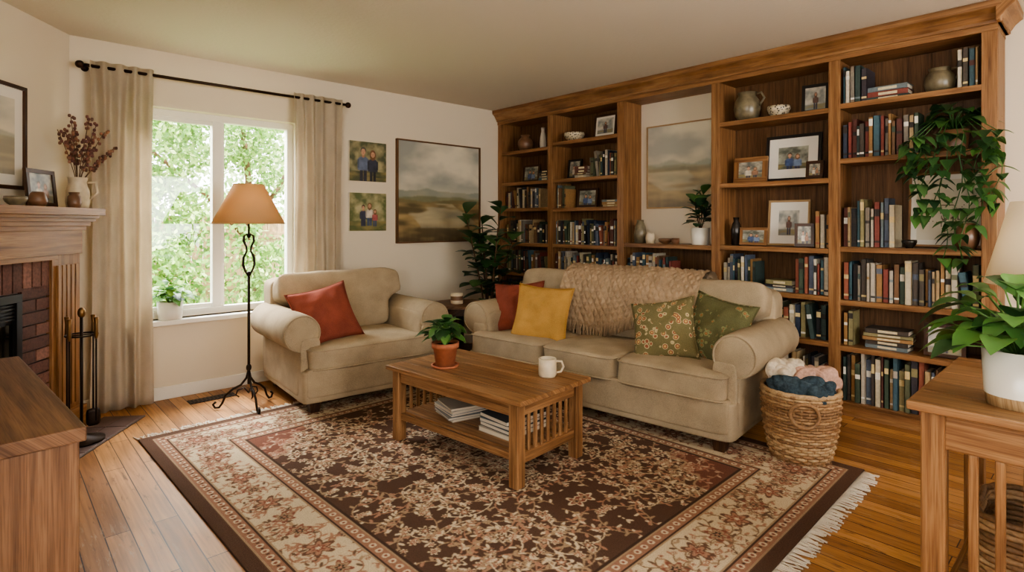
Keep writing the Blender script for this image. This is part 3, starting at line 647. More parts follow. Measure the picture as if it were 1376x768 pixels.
# ------------------------------------------------------------ rug
def rugimg():
    W_,H_=2.5,3.0; st=0.004; nx,ny=int(W_/st)//2,int(H_/st)//2
    brown=lin((84,63,51)); cream=lin((202,184,155)); pink=lin((162,122,100)); red=lin((128,80,66)); dk=lin((64,48,40)); tan=lin((158,134,108))
    q=np.ones((ny,nx,3))*brown
    yy,xx=np.mgrid[0:ny,0:nx]*st; d=np.minimum(xx,yy)
    rs=np.random.RandomState(5)
    def disc(x,y,r,c,ry=None,ang=0.0,mask=None):
        ry=ry or r; R_=max(r,ry); i0,i1=max(0,int((x-R_)/st)),min(nx,int((x+R_)/st)+2); j0,j1=max(0,int((y-R_)/st)),min(ny,int((y+R_)/st)+2)
        if i0>=i1 or j0>=j1: return
        X=xx[j0:j1,i0:i1]-x; Y=yy[j0:j1,i0:i1]-y; ca,sa=math.cos(ang),math.sin(ang)
        m=((X*ca+Y*sa)/r)**2+((-X*sa+Y*ca)/ry)**2<1
        if mask is not None: m&=mask[j0:j1,i0:i1]
        q[j0:j1,i0:i1][m]=c
    def flower(x,y,r,cs,mask,np_=6,ph=0.0):
        R_=r*1.1; i0,i1=max(0,int((x-R_)/st)),min(nx,int((x+R_)/st)+2); j0,j1=max(0,int((y-R_)/st)),min(ny,int((y+R_)/st)+2)
        if i0>=i1 or j0>=j1: return
        X=xx[j0:j1,i0:i1]-x; Y=yy[j0:j1,i0:i1]-y; rr=np.hypot(X,Y); th=np.arctan2(Y,X)
        e=r*(0.74+0.26*np.cos(np_*th+ph))
        for k,(fr,c) in enumerate(zip((1.0,0.72,0.42,0.2),cs)):
            m=(rr<e*fr)&mask[j0:j1,i0:i1]; q[j0:j1,i0:i1][m]=c
    def vine(x,y,ang,curv,n,lc,lw,mask,fl,leafc):
        stp=0.006
        for k in range(n):
            x+=math.cos(ang)*stp; y+=math.sin(ang)*stp; ang+=curv*stp; curv*=1.004
            disc(x,y,lw,lc,mask=mask)
            if k%6==3:
                sgn=1 if (k//6)%2 else -1; a=ang+sgn*1.0
                disc(x+math.cos(a)*0.016,y+math.sin(a)*0.016,0.016,leafc[(k//6)%len(leafc)],ry=0.0065,ang=a,mask=mask)
        flower(x,y,fl,[cream,pink,red,cream],mask,6,ang)
    field=d>0.44
    for k in range(120):
        vine(rs.uniform(0.45,nx*st),rs.uniform(0.45,ny*st),rs.uniform(0,6.28),rs.choice([-1,1])*rs.uniform(6,15),rs.randint(30,60),[tan,pink,tan,cream][k%4],0.0034,field,rs.uniform(0.014,0.026),[cream,tan,pink])
    for gx in np.arange(0.56,1.3,0.23):
        for gy in np.arange(0.57,1.55,0.25):
            x=gx+rs.uniform(-.04,.04); y=gy+rs.uniform(-.04,.04)
            flower(x,y,rs.uniform(0.036,0.054),[cream,brown,pink,cream] if rs.rand()<0.5 else [cream,red,tan,dk],field,int(rs.choice([5,6,8])),rs.uniform(0,6))
    s1=((xx-0.44)+(yy-0.44)*0.85); e1=0.34+0.035*np.cos((xx-yy)*26)
    sp=field&(s1<e1); edge=field&(abs(s1-e1)<0.008)
    q[sp]=q[sp]*0.6+lin((136,82,68))*0.4; q[edge]=tan
    def band(a,b): return (d>=a)&(d<b)
    q[band(0,0.055)]=brown; q[band(0.055,0.062)]=tan
    bnd=band(0.062,0.112); q[bnd]=lin((146,108,88))
    al=np.where(xx<yy,yy,xx)
    mdl=0.087; m=bnd&(np.hypot((al%0.05)-0.025,(d-mdl))<0.015); q[m]=cream; m=bnd&(np.hypot((al%0.05)-0.025,(d-mdl))<0.008); q[m]=red
    m=bnd&(np.hypot(((al+0.025)%0.05)-0.025,(d-mdl))<0.006); q[m]=dk
    q[band(0.112,0.120)]=dk; q[band(0.120,0.127)]=tan
    mainb=band(0.127,0.355); q[mainb]=lin((196,178,148))
    for k in range(200):
        t=rs.uniform(0.12,1.5); o=rs.uniform(0.14,0.345); x,y=(o,t) if k%2 else (t,o)
        vine(x,y,rs.uniform(0,6.28),rs.choice([-1,1])*rs.uniform(12,24),rs.randint(18,34),[lin((120,96,76)),lin((144,102,84))][k%2],0.0034,mainb,rs.uniform(0.012,0.024),[pink,lin((104,82,66)),tan])
    for k,t in enumerate(np.arange(0.235,1.6,0.17)):
        for (x,y) in ((0.24,t),(t,0.24)):
            flower(x,y,0.068 if k%2==0 else 0.052,[lin((104,76,62)),pink,red,cream] if k%2==0 else [red,tan,dk,pink],mainb,6,k)
    q[band(0.355,0.362)]=tan; q[band(0.362,0.372)]=dk
    bnd=band(0.372,0.42); q[bnd]=lin((146,108,88)); m=bnd&(np.hypot((al%0.046)-0.023,(d-0.396))<0.014); q[m]=cream; m=bnd&(np.hypot((al%0.046)-0.023,(d-0.396))<0.007); q[m]=red
    q[band(0.42,0.428)]=tan; q[band(0.428,0.44)]=dk
    top=np.concatenate([q,q[:,::-1]],1); full=np.concatenate([top,top[::-1]],0)
    wear=(fbm(full.shape[0],full.shape[1],6,5,77,4)*0.35+0.83)[...,None]
    full=(full*0.4+blur(full,1)*0.6)*wear
    return full*0.95+lin((130,106,88))*0.05
RI=rugimg(); H,W=RI.shape[:2]
me=bpy.data.meshes.new('persian_rug'); xs=np.linspace(-1.25,1.25,W+1); ys=np.linspace(-1.5,1.5,H+1)
X,Y=np.meshgrid(xs,ys); Z=np.full_like(X,0.012)
co=np.stack([X,Y,Z],-1).reshape(-1,3)
jj,ii=np.mgrid[0:H,0:W]; a=jj*(W+1)+ii; fq=np.stack([a,a+1,a+W+2,a+W+1],-1).reshape(-1,4)
me.vertices.add(len(co)); me.vertices.foreach_set('co',co.ravel().astype(np.float32))
me.loops.add(fq.size); me.loops.foreach_set('vertex_index',fq.ravel().astype(np.int32))
me.polygons.add(len(fq)); me.polygons.foreach_set('loop_start',(np.arange(len(fq))*4).astype(np.int32))
try: me.polygons.foreach_set('loop_total',np.full(len(fq),4,dtype=np.int32))
except Exception: pass
me.update(calc_edges=True); me.validate()
ca=me.color_attributes.new('Col','FLOAT_COLOR','CORNER'); cc=np.repeat(np.concatenate([RI.reshape(-1,3),np.ones((H*W,1))],1),4,axis=0).astype(np.float32)
ca.data.foreach_set('color',cc.ravel()); me.materials.append(MATS['rug_vc'])
rug=bpy.data.objects.new('rug_pile',me); bpy.context.scene.collection.objects.link(rug)
mb=MB(); mb.box(-1.25,1.25,-1.5,1.5,0.0,0.0115,'vc',s2l((60,46,40))[:3]); rb=mb.finish('rug_backing')
mb=MB()
for sgn in (-1,1):
    x=-1.245
    while x<1.245:
        l=R.uniform(0.045,0.08); dx=R.uniform(-0.025,0.025); mb.tube([(x,sgn*1.498,0.007),(x+dx*0.4,sgn*(1.5+l*0.5),0.006),(x+dx,sgn*(1.5+l),0.004)],[0.0035,0.003,0.0035],'fringe_mat',5); x+=0.0085
rf=mb.finish('rug_fringe')
e=bpy.data.objects.new('persian_rug',None); bpy.context.scene.collection.objects.link(e)
for o in (rug,rb,rf): o.parent=e
e.location=(1.92,2.335,0.0); e.rotation_euler=(0,0,math.radians(1.5))
# ------------------------------------------------------------ seating
def couch(name,hw,seats,D,loc,rot,rc=0.122):
    mb=MB(); F='sofa_fabric'; inn=hw-0.14
    for sx in (-1,1):
        for sy in (-1,1):
            cx,cy=sx*(hw-0.09),sy*(D/2-0.08)
            vv=[(cx+a*0.028,cy+b*0.028,0.0) for a,b in ((-1,-1),(1,-1),(1,1),(-1,1))]+[(cx+a*0.04,cy+b*0.04,0.085) for a,b in ((-1,-1),(1,-1),(1,1),(-1,1))]
            mb.add(vv,[(3,2,1,0),(4,5,6,7),(0,1,5,4),(1,2,6,5),(2,3,7,6),(3,0,4,7)],'dark_wood')
    mb.cushion((0,0.0,0.175),(2*hw,D,0.21),F,n=30,seg=20)
    mb.cushion((0,-D/2+0.06,0.20),(2*hw-0.04,0.13,0.19),F,n=16,seg=14,wr=0.002)
    for sx in (-1,1):
        mb.cushion((sx*(hw-0.068),0.045,0.33),(0.145,D-0.09,0.47),F,n=16,seg=16,wr=0.003)
        cx=sx*(hw-0.015); cz=0.515; y0=-D/2+0.075; y1=D/2-0.04
        M=Matrix.Translation((cx,y0,cz))@Matrix.Rotation(-pi/2,4,'X')
        Lr=y1-y0
        mb.lathe([(0.001,-0.012),(rc*0.5,-0.012),(rc*0.86,-0.006),(rc*0.97,0.006),(rc,0.025),(rc*1.01,Lr*0.3),(rc*0.99,Lr*0.6),(rc,Lr-0.03),(rc*0.9,Lr),(0.001,Lr)],(0,0,0),F,32,M=M)
        mb.tube([(cx+rc*0.93*math.cos(t),y0-0.004,cz+rc*0.93*math.sin(t)) for t in [2*pi*k/32 for k in range(32)]],0.006,F,6,closed=True)
        mb.cushion((cx-sx*0.05,y0-0.002,0.30),(0.13,0.03,0.36),F,n=8,seg=8)
    def bd(P): return (P.x,P.y+0.10*max(0,P.z-0.3),P.z)
    mb.cushion((0,D/2-0.14,0.465),(2*(hw-0.002),0.20,0.70),F,n=14,seg=18,deform=bd,wr=0.003)
    sw=2*inn/seats
    for k in range(seats):
        cx=-inn+sw*(k+0.5); y0=-D/2-0.025; y1=D/2-0.30
        left=(k==0); right=(k==seats-1)
        def df(P,left=left,right=right,cx=cx,y0=y0):
            t=min(1,max(0,(y0+0.13-P.y)/0.05)); t=t*t*(3-2*t); x=P.x
            if left and P.x<cx: x-=0.11*t*min(1,(cx-P.x)/(sw*0.4))
            if right and P.x>cx: x+=0.11*t*min(1,(P.x-cx)/(sw*0.4))
            return (x,P.y,P.z)
        mb.cushion((cx,(y0+y1)/2,0.345),(sw-0.006,y1-y0,0.165),F,n=8,seg=20,puff=0.14,wr=0.010,deform=df)
        for zz in (0.285,0.408):
            pts=[]
            for i in range(64):
                a=2*pi*i/64; ex=2/9
                px=math.copysign(abs(math.cos(a))**ex,math.cos(a))*(sw-0.006)/2*0.998+cx; py=math.copysign(abs(math.sin(a))**ex,math.sin(a))*(y1-y0)/2*0.998+(y0+y1)/2
                pts.append(df(Vector((px,py,zz))))
            mb.tube(pts,0.0055,F,6,closed=True)
    nbk=seats; bw=2*inn/nbk
    for k in range(nbk):
        cx=-inn+bw*(k+0.5); M=Matrix.Translation((cx,D/2-0.255,0.63))@Matrix.Rotation(-0.22,4,'X')
        def dt(P,k=k):
            t=min(1,max(0,(P.z+0.02)/0.06)); x=P.x; e_=0.12
            if k==0 and P.x<0: x+=-e_*t*min(1,(-P.x)/(bw*0.45))
            if k==nbk-1 and P.x>0: x+=e_*t*min(1,P.x/(bw*0.45))
            return (x,P.y,P.z)
        mb.cushion((0,0,0),(bw-0.004,0.19,0.46),F,n=7.5,seg=20,M=M,puff=0.30,wr=0.015,pax=1,deform=dt)
    return mb.finish(name,loc=loc,rot=rot)
SR=math.radians(-84); SLOC=(3.199,2.403,0.012); SD=0.92
couch('sofa',0.985,3,SD,SLOC,SR)
CR=math.radians(-4); CLOC=(2.01,3.94,0.012)
couch('armchair',0.51,1,0.92,CLOC,CR)
def pil(name,mat,pos,yaw,tilt,w=0.44,t=0.16,roll=0.0,seed=0):
    mb=MB(); M=Matrix.Rotation(yaw,4,'Z')@Matrix.Rotation(pi/2-tilt,4,'X')@Matrix.Rotation(roll,4,'Z')
    pillow(mb,w,w,t,mat,M,seed); return mb.finish(name,loc=pos)
pil('red_throw_pillow','red_fabric',(3.00,3.15,0.595),math.radians(-60),0.42,0.40,0.16,0.1,1)
pil('mustard_throw_pillow','mustard_fabric',(2.93,2.84,0.585),math.radians(-66),0.38,0.43,0.17,-0.05,2)
pil('floral_throw_pillow','floral_fabric',(3.05,1.91,0.585),math.radians(-76),0.50,0.40,0.15,0.22,3)
pil('olive_throw_pillow','olive_floral',(3.20,1.65,0.595),math.radians(-95),0.40,0.42,0.15,-0.15,4)
pil('red_throw_pillow','red_fabric',(1.73,3.78,0.60),math.radians(-8),0.5,0.43,0.17,0.2,5)
# throw blanket: chunky knit, real relief
mb=MB(); prof=[(0.42,0.64),(0.415,0.76),(0.385,0.855),(0.315,0.895),(0.22,0.895),(0.140,0.862),(0.084,0.79),(0.048,0.70),(0.028,0.62),(0.018,0.545)]
P_=[Vector((0,y,z)) for y,z in prof]; rows=110; pp=[]
seglen=[(P_[i+1]-P_[i]).length for i in range(len(P_)-1)]; tot=sum(seglen)
for j in range(rows+1):
    d_=tot*j/rows; i=0
    while i<len(seglen)-1 and d_>seglen[i]: d_-=seglen[i]; i+=1
    a_=P_[max(i-1,0)]; b_=P_[i]; c_=P_[i+1]; e_=P_[min(i+2,len(P_)-1)]; t=min(1,d_/seglen[i])
    q=0.5*((2*b_)+(c_-a_)*t+(2*a_-5*b_+4*c_-e_)*t*t+(3*b_-a_-3*c_+e_)*t**3); pp.append(q)
nx=220; v=[];f=[]; X0_,XW=-0.50,1.08
for j,p0 in enumerate(pp):
    tg=(pp[min(j+1,rows)]-pp[max(j-1,0)]).normalized(); nrm=Vector((0,tg.z,-tg.y)); 
    if nrm.y>0 and nrm.z<0: nrm=-nrm
    if j>rows*0.45 and nrm.y>0: nrm=-nrm
    for i in range(nx+1):
        t=i/nx; x=X0_+XW*t; s=j/rows; L_=j*tot/rows
        fold=0.007*math.sin(t*30+1.5*math.sin(s*3))+0.008*mnoise.noise(Vector((t*7,s*3,2)))
        A=abs(math.sin(pi*(x/0.052+L_/0.075))); B=abs(math.sin(pi*(x/0.052-L_/0.075)))
        knit=0.013*(min(A,B)**0.6)*(0.75+0.25*math.sin(L_/0.012*2))
        ss=max(0,(s-0.4)/0.6)
        dz=ss*(-0.05*math.exp(-((t-0.25)/0.2)**2)+0.05*math.exp(-((t-0.62)/0.1)**2)-0.03*math.exp(-((t-0.9)/0.15)**2))
        P=Vector((x+0.02*s*math.sin(t*6),p0.y,p0.z+dz))+nrm*(0.004+abs(fold)+knit)
        v.append(tuple(P))
for j in range(rows):
    for i in range(nx):
        a=j*(nx+1)+i; f.append((a,a+nx+1,a+nx+2,a+1))
mb.add(v,f,'throw_knit',smooth=True)
for i in range(0,nx+1,2):
    b=Vector(v[rows*(nx+1)+i]); mb.tube([tuple(b),(b.x+R.uniform(-.006,.006),b.y-0.012,b.z-0.035),(b.x+R.uniform(-.012,.012),b.y-0.018,b.z-0.08)],[0.005,0.0035,0.005],'throw_knit',5)
mb.finish('knit_throw_blanket',loc=SLOC,rot=SR)
# ------------------------------------------------------------ coffee table
TM=math.radians(5.5)
mb=MB(); hl,hwid=0.51,0.285; T='table_oak'
for k in range(5):
    x0=-hwid+k*hwid*2/5; mb.box(x0+0.0005,x0+hwid*2/5-0.0005,-hl,hl,0.395,0.42,T,L=1)
for sx in (-1,1):
    for sy in (-1,1): mb.bc((sx*(hwid-0.05),sy*(hl-0.065),0.1975),(0.056,0.056,0.395),T,L=2)
for sx in (-1,1): mb.bc((sx*(hwid-0.05),0,0.36),(0.022,2*(hl-0.09),0.07),T,L=1); mb.bc((sx*(hwid-0.05),0,0.135),(0.022,2*(hl-0.09),0.035),T,L=1)
for sy in (-1,1):
    mb.bc((0,sy*(hl-0.065),0.36),(2*(hwid-0.075),0.022,0.07),T,L=0); mb.bc((0,sy*(hl-0.065),0.125),(2*(hwid-0.075),0.022,0.05),T,L=0)
    for k in range(7): mb.bc((-0.15+k*0.05,sy*(hl-0.065),0.235),(0.02,0.014,0.19),T,L=2)
for k in range(4): x0=-0.215+k*0.1075; mb.box(x0+0.001,x0+0.1065,-hl+0.07,hl-0.07,0.142,0.157,T,L=1)
mb.finish('coffee_table',bevel=0.004,loc=(2.0,2.378,0.012),rot=TM)
TR=Matrix.Translation((2.0,2.378,0.012))@Matrix.Rotation(TM,4,'Z')
def mags(cx,cy,n,w,l,ang):
    mb=MB(); z=0.158
    for k in range(n):
        t=R.uniform(0.010,0.024); M=TR@Matrix.Translation((cx+R.uniform(-.01,.01),cy+R.uniform(-.01,.01),z))@Matrix.Rotation(ang+R.uniform(-.12,.12),4,'Z')
        c=R.choice([s2l(x)[:3] for x in ((200,196,188),(70,72,76),(150,148,142),(180,170,152),(100,108,114))])
        mb.box(-w/2,w/2,-l/2,l/2,0,0.002,'vc',c,M=M); mb.box(-w/2,w/2,-l/2,l/2,t-0.002,t,'vc',c,M=M); mb.box(-w/2+0.002,w/2-0.003,-l/2+.003,l/2-.003,0.002,t-0.002,'paper',M=M); z+=t+0.0005
    mb.finish('magazine_stack')
mags(0.0,0.14,5,0.22,0.29,1.3); mags(0.0,-0.22,4,0.22,0.29,1.5)
def plantpot(mb,r,h,mat,rim=True,rib=0):
    pr=[(0.001,0),(r*0.72,0),(r*0.95,h*0.78)]
    if rim: pr+=[(r*1.06,h*0.78),(r*1.08,h),(r*0.95,h),(r*0.92,h*0.86)]
    else: pr=[(0.001,0),(r*0.86,0),(r*0.9,h*0.03),(r,h),(r*0.93,h),(r*0.92,h*0.86)]
    mb.lathe(pr,(0,0,0),mat,40,rib=rib); mb.lathe([(r*0.95,h*0.86),(0.001,h*0.88)],(0,0,0),'soil',20)
def bush(mb,z0,n,rad,hh,L,W,greens,kind='ovate',elev=(0.2,1.3),droop=0.5):
    for k in range(n):
        a=R.uniform(0,2*pi); e=R.uniform(*elev); d=Vector((math.cos(a)*math.cos(e),math.sin(a)*math.cos(e),math.sin(e)))
        st=R.uniform(0.35,1.0); tip=Vector((d.x*rad*st,d.y*rad*st,z0+hh*st*math.sin(e)+0.01))
        mb.tube([(0,0,z0-0.02),(tip.x*0.4,tip.y*0.4,z0+(tip.z-z0)*0.65),tuple(tip)],0.0022,'leaf',5,col=greens[-1])
        ld=Vector((d.x,d.y,R.uniform(-0.1,0.5))); leaf(mb,tip,ld,L*R.uniform(0.75,1.15),W*R.uniform(0.8,1.1),droop,R.choice(greens),kind)
mb=MB(); plantpot(mb,0.072,0.135,'terracotta'); mb.lathe([(0.001,0),(0.075,0),(0.08,0.012),(0.07,0.012)],(0,0,-0.002),'terracotta'); bush(mb,0.12,60,0.10,0.13,0.095,0.07,GREENS,elev=(0.3,1.5),droop=0.4); mb.finish('potted_houseplant',loc=(1.90,2.60,0.4345))
mb=MB(); mb.lathe([(0.001,0),(0.042,0),(0.048,0.01),(0.047,0.095),(0.044,0.097),(0.042,0.09),(0.040,0.015),(0.001,0.012)],(0,0,0),'cream_ceramic',32)
mb.tube([(0.045,0,0.08),(0.075,0,0.078),(0.085,0,0.05),(0.072,0,0.024),(0.045,0,0.02)],0.006,'cream_ceramic',8); mb.finish('coffee_mug',loc=(2.17,2.06,0.4325),rot=math.radians(-40))
# ------------------------------------------------------------ side table
mb=MB(); n=8
def ngon(r,z,t,mat): mb.prism([(r*math.cos(2*pi*(k+.5)/n),r*math.sin(2*pi*(k+.5)/n),z) for k in range(n)],(0,0,t),mat,L=0)
ngon(0.25,0.53,0.025,'cab_oak'); ngon(0.21,0.47,0.06,'dark_wood'); ngon(0.18,0.16,0.02,'dark_wood')
for k in range(4):
    a=pi/4+k*pi/2; mb.bc((0.16*math.cos(a),0.16*math.sin(a),0.235),(0.04,0.04,0.47),'dark_wood',L=2)
mb.finish('side_table',bevel=0.004,loc=(2.93,3.82,0.0125))
mb=MB(); mb.lathe([(0.001,0),(0.05,0),(0.052,0.01),(0.052,0.085),(0.046,0.085),(0.046,0.06),(0.001,0.06)],(0,0,0),'cream_ceramic'); mb.lathe([(0.053,0.03),(0.053,0.065)],(0,0,0),'brown_ceramic'); mb.finish('candle_jar',loc=(2.89,3.79,0.5685))
# ------------------------------------------------------------ corner fig
mb=MB(); plantpot(mb,0.15,0.28,'brown_ceramic',False)
for k in range(8):
    a=k*2*pi/8+0.4; sp=0.24 if k%2 else 0.12; tp=Vector((sp*math.cos(a),sp*math.sin(a),(1.0,1.26,1.14,1.36,0.98,1.2,1.42,1.1)[k])); mb.tube([(0.02*math.cos(a),0.02*math.sin(a),0.25),(tp.x*0.35,tp.y*0.35,0.65),tuple(tp)],[0.010,0.008,0.005],'bark',7)
    nl=13
    for j in range(nl):
        t=0.36+0.66*j/nl; z=0.25+(tp.z-0.25)*t; b=Vector((tp.x*t,tp.y*t,z)); aa=j*2.4+k; e=R.uniform(0.0,0.6)+0.5*(j/nl)
        leaf(mb,b,(math.cos(aa)*math.cos(e),math.sin(aa)*math.cos(e),math.sin(e)),R.uniform(0.19,0.26),R.uniform(0.14,0.19),0.35,R.choice(DARKG),'fiddle',0.18)
mb.finish('fiddle_leaf_fig',loc=(3.50,4.08,0))
mb=MB(); plantpot(mb,0.07,0.135,'white_ceramic',False); 
for k in range(4):
    a=k*1.7; tp=Vector((0.05*math.cos(a),0.05*math.sin(a),0.40-0.04*k)); mb.tube([(0,0,0.1),tuple(tp)],0.004,'bark',5)
    for j in range(8):
        t=0.35+0.65*j/7; aa=j*2.4+k*1.1; e=0.15+0.9*j/7; leaf(mb,(tp.x*t,tp.y*t,0.1+(tp.z-0.1)*t),(math.cos(aa)*math.cos(e),math.sin(aa)*math.cos(e),math.sin(e)),0.14,0.095,0.3,R.choice(DARKG),'fiddle')
mb.finish('potted_fiddle_leaf',loc=(4.15,2.27,1.0705))
mb=MB(); plantpot(mb,0.075,0.12,'brown_ceramic',False); bush(mb,0.11,34,0.14,0.18,0.11,0.085,DARKG+GREENS[:2],'heart',(0.2,1.3),0.5)
for k in range(10):
    y=-0.22+k*0.045+R.uniform(-.02,.02); xo=-0.15-R.uniform(0,0.06); Lz=R.choice([0.25,0.4,0.5])*R.uniform(0.8,1.05)
    if k in (3,4,5): Lz=0.70
    pts=[(0,0,0.12),(xo*0.6,y*0.5,0.17),(xo,y,0.08)]
    m_=10
    for j in range(1,m_+1): pts.append((xo+0.015*math.sin(j+k),y+0.02*math.sin(j*0.9+k*2),0.08-Lz*j/m_))
    mb.tube(pts,0.0025,'leaf',5,col=GREENS[1])
    for j in range(2,len(pts)):
        for q in range(2):
            a=R.uniform(pi*0.5,pi*1.5) if R.random()<0.7 else R.uniform(0,6.28)
            leaf(mb,pts[j],(math.cos(a),math.sin(a),R.uniform(-0.9,0.1)),R.uniform(0.06,0.09),R.uniform(0.045,0.07),0.3,R.choice(DARKG+GREENS[:3]),'heart')
mb.finish('trailing_pothos',loc=(4.13,0.66,1.6605))
mb=MB(); plantpot(mb,0.082,0.125,'white_ceramic',False,rib=0.03); bush(mb,0.12,60,0.13,0.13,0.09,0.055,GREENS[1:]+[s2l((150,186,96))[:3]],'ovate',(0.05,1.4),0.4); mb.finish('potted_windowsill_plant',loc=(0.955,4.605,wz0+0.0005))
# ------------------------------------------------------------ floor lamp
mb=MB(); mb.tube([(0,0,0.16),(0,0,0.90)],0.009,'iron',10); mb.tube([(0,0,1.14),(0,0,1.42)],0.007,'iron',8)
for k in range(3):
    a=k*2*pi/3+0.5; ca,sa=math.cos(a),math.sin(a)
    pr=[(0.0,0.26),(0.015,0.20),(0.05,0.155),(0.10,0.13),(0.145,0.09),(0.165,0.04),(0.185,0.012),(0.21,0.012),(0.222,0.035),(0.205,0.05)]
    mb.tube([(r*ca,r*sa,z) for r,z in pr],0.0075,'iron',8)
    pr=[(0.0,0.10),(0.03,0.135),(0.07,0.12),(0.08,0.09),(0.06,0.075)]
    mb.tube([(r*ca,r*sa,z) for r,z in pr],0.005,'iron',7)
for k in range(4):
    a=k*pi/2+0.4; ca,sa=math.cos(a),math.sin(a); pr=[(0.0,0.88),(0.03,0.92),(0.05,0.96),(0.045,1.01),(0.018,1.05),(0.02,1.08),(0.045,1.12),(0.04,1.155),(0.015,1.165),(0.006,1.145)]
    mb.tube([(r*ca,r*sa,z) for r,z in pr],0.0055,'iron',7)
mb.cushion((0,0,0.9),(0.035,0.035,0.035),'iron',n=2,seg=5); mb.cushion((0,0,0.27),(0.035,0.035,0.05),'iron',n=2,seg=5)
mb.lathe([(0.225,1.235),(0.228,1.235),(0.095,1.50),(0.092,1.50),(0.225,1.235)],(0,0,0),'tan_shade',40)
for z,r in ((1.238,0.228),(1.498,0.094)): mb.tube([(r*math.cos(2*pi*k/40),r*math.sin(2*pi*k/40),z) for k in range(40)],0.004,'tan_shade',6,closed=True)
for k in range(3):
    a=k*2*pi/3; mb.tube([(0,0,1.42),(0.093*math.cos(a),0.093*math.sin(a),1.49)],0.002,'brass',5)
mb.cushion((0,0,1.30),(0.05,0.05,0.06),'white_ceramic',n=2,seg=6)
mb.finish('floor_lamp',loc=(1.29,3.99,0.002))
# ------------------------------------------------------------ basket
mb=MB(); WC=[s2l(c)[:3] for c in ((164,130,92),(142,108,74),(176,146,108),(126,94,62))]
HB=0.35
for k in range(24):
    t=k/23; r=0.14+0.045*math.sin(t*1.7); z=0.008+HB*t; pts=[]
    for i in range(96):
        a=2*pi*i/96; rr=r+0.006*math.cos(a*16+(k%2)*pi); pts.append((rr*math.cos(a),rr*math.sin(a),z))
    mb.tube(pts,0.0085,'wicker',6,col=R.choice(WC),closed=True)
for i in range(32):
    a=2*pi*i/32; mb.tube([((0.14+0.045*math.sin(t*1.7))*math.cos(a),(0.14+0.045*math.sin(t*1.7))*math.sin(a),0.005+HB*t) for t in (0,0.33,0.66,1)],0.005,'wicker',5,col=WC[0])
for k in (0,1): mb.tube([((0.185+0.005*math.cos(a*20))*math.cos(a),(0.185)*math.sin(a),HB+0.01+0.006*k) for a in [2*pi*i/80 for i in range(80)]],0.011,'wicker',7,col=WC[2],closed=True)
mb.lathe([(0.001,0.004),(0.145,0.004)],(0,0,0),'wicker',30,col=WC[3])
for a0 in (3.6,0.5):
    mb.tube([((0.20)*math.cos(a0+0.33*math.cos(q)),(0.20)*math.sin(a0+0.33*math.cos(q)),HB-0.075+0.06*math.sin(q)) for q in [2*pi*i/24 for i in range(24)]],0.010,'wicker',6,col=WC[1],closed=True)
bk=mb.finish('basket_body')
mb=MB()
def crump(c,size,mat,seed):
    def dfm(P):
        q=P*9+Vector((seed,seed*2,0)); r=mnoise.noise(q)*0.05+abs(mnoise.noise(q*2.3))*0.035; dirn=(P-Vector(c)); dirn=dirn.normalized() if dirn.length>0 else Vector((0,0,1))
        return P+dirn*r
    mb.cushion(c,size,mat,n=3.2,seg=30,deform=dfm)
crump((-0.075,0.0,0.365),(0.17,0.22,0.15),'blue_knit',1); crump((0.05,-0.04,0.41),(0.18,0.18,0.15),'pink_knit',4)
crump((0.0,0.07,0.42),(0.22,0.13,0.14),'cream_knit',7); crump((0.09,-0.08,0.36),(0.12,0.12,0.16),'pink_knit',9)
crump((-0.03,-0.10,0.355),(0.15,0.10,0.10),'blue_knit',12); crump((0.0,0.0,0.27),(0.24,0.24,0.14),'blue_knit',15)
cl=mb.finish('blankets')
e=bpy.data.objects.new('wicker_laundry_basket',None); bpy.context.scene.collection.objects.link(e); bk.parent=e; cl.parent=e; e.location=(3.16,1.155,0.004)
# ------------------------------------------------------------ left cabinet
mb=MB(); CW=0.42; CL=1.08; C='cab_oak'
mb.box(-CW,0,0,CL,0.715,0.75,C,L=1); mb.box(-CW+0.012,-0.012,0.012,CL-0.012,0.06,0.715,C,L=2); mb.box(-CW+0.05,-0.03,0.03,CL-0.03,0,0.06,C,L=1)
mb.box(-0.014,-0.006,0.05,CL/2-0.01,0.12,0.66,C,L=2); mb.box(-0.014,-0.006,CL/2+0.01,CL-0.05,0.12,0.66,C,L=2)
mb.finish('oak_cabinet',bevel=0.006,loc=(0.177,1.70,0),rot=math.radians(4.8),bseg=3)
mb=MB(); mb.lathe([(0.001,0),(0.05,0),(0.055,0.02),(0.05,0.045),(0.045,0.045),(0.04,0.02),(0.001,0.015)],(0,0,0),'dark_ceramic'); mb.finish('small_dark_bowl',loc=(-0.05,2.10,0.7505))
# ------------------------------------------------------------ right console table
mb=MB(); T='oak'; X0,X1,Y0,Y1=1.87,2.62,-0.85,0.405
for k in range(5): a=X0+(X1-X0)*k/5; mb.box(a,a+(X1-X0)/5-0.0006,Y0,Y1,0.725,0.75,T,L=1)
for x in (X0+0.055,X1-0.055):
    for y in (Y0+0.055,Y1-0.055): mb.bc((x,y,0.3625),(0.055,0.055,0.725),T,L=2)
for x in (X0+0.05,X1-0.05): mb.box(x-0.012,x+0.012,Y0+0.08,Y1-0.08,0.625,0.725,T,L=1); mb.box(x-0.012,x+0.012,Y0+0.08,Y1-0.08,0.10,0.14,T,L=1)
for y in (Y0+0.05,Y1-0.05): mb.box(X0+0.08,X1-0.08,y-0.012,y+0.012,0.625,0.725,T,L=0); mb.box(X0+0.08,X1-0.08,y-0.012,y+0.012,0.10,0.14,T,L=0)
y=0.265
while y>-0.75: mb.box(X0+0.043,X0+0.057,y-0.011,y+0.011,0.14,0.625,T,L=2); y-=0.055
mb.box(X0+0.06,X1-0.06,Y0+0.06,Y1-0.06,0.14,0.158,T,L=1)
mb.finish('console_table',bevel=0.004)
mb=MB()
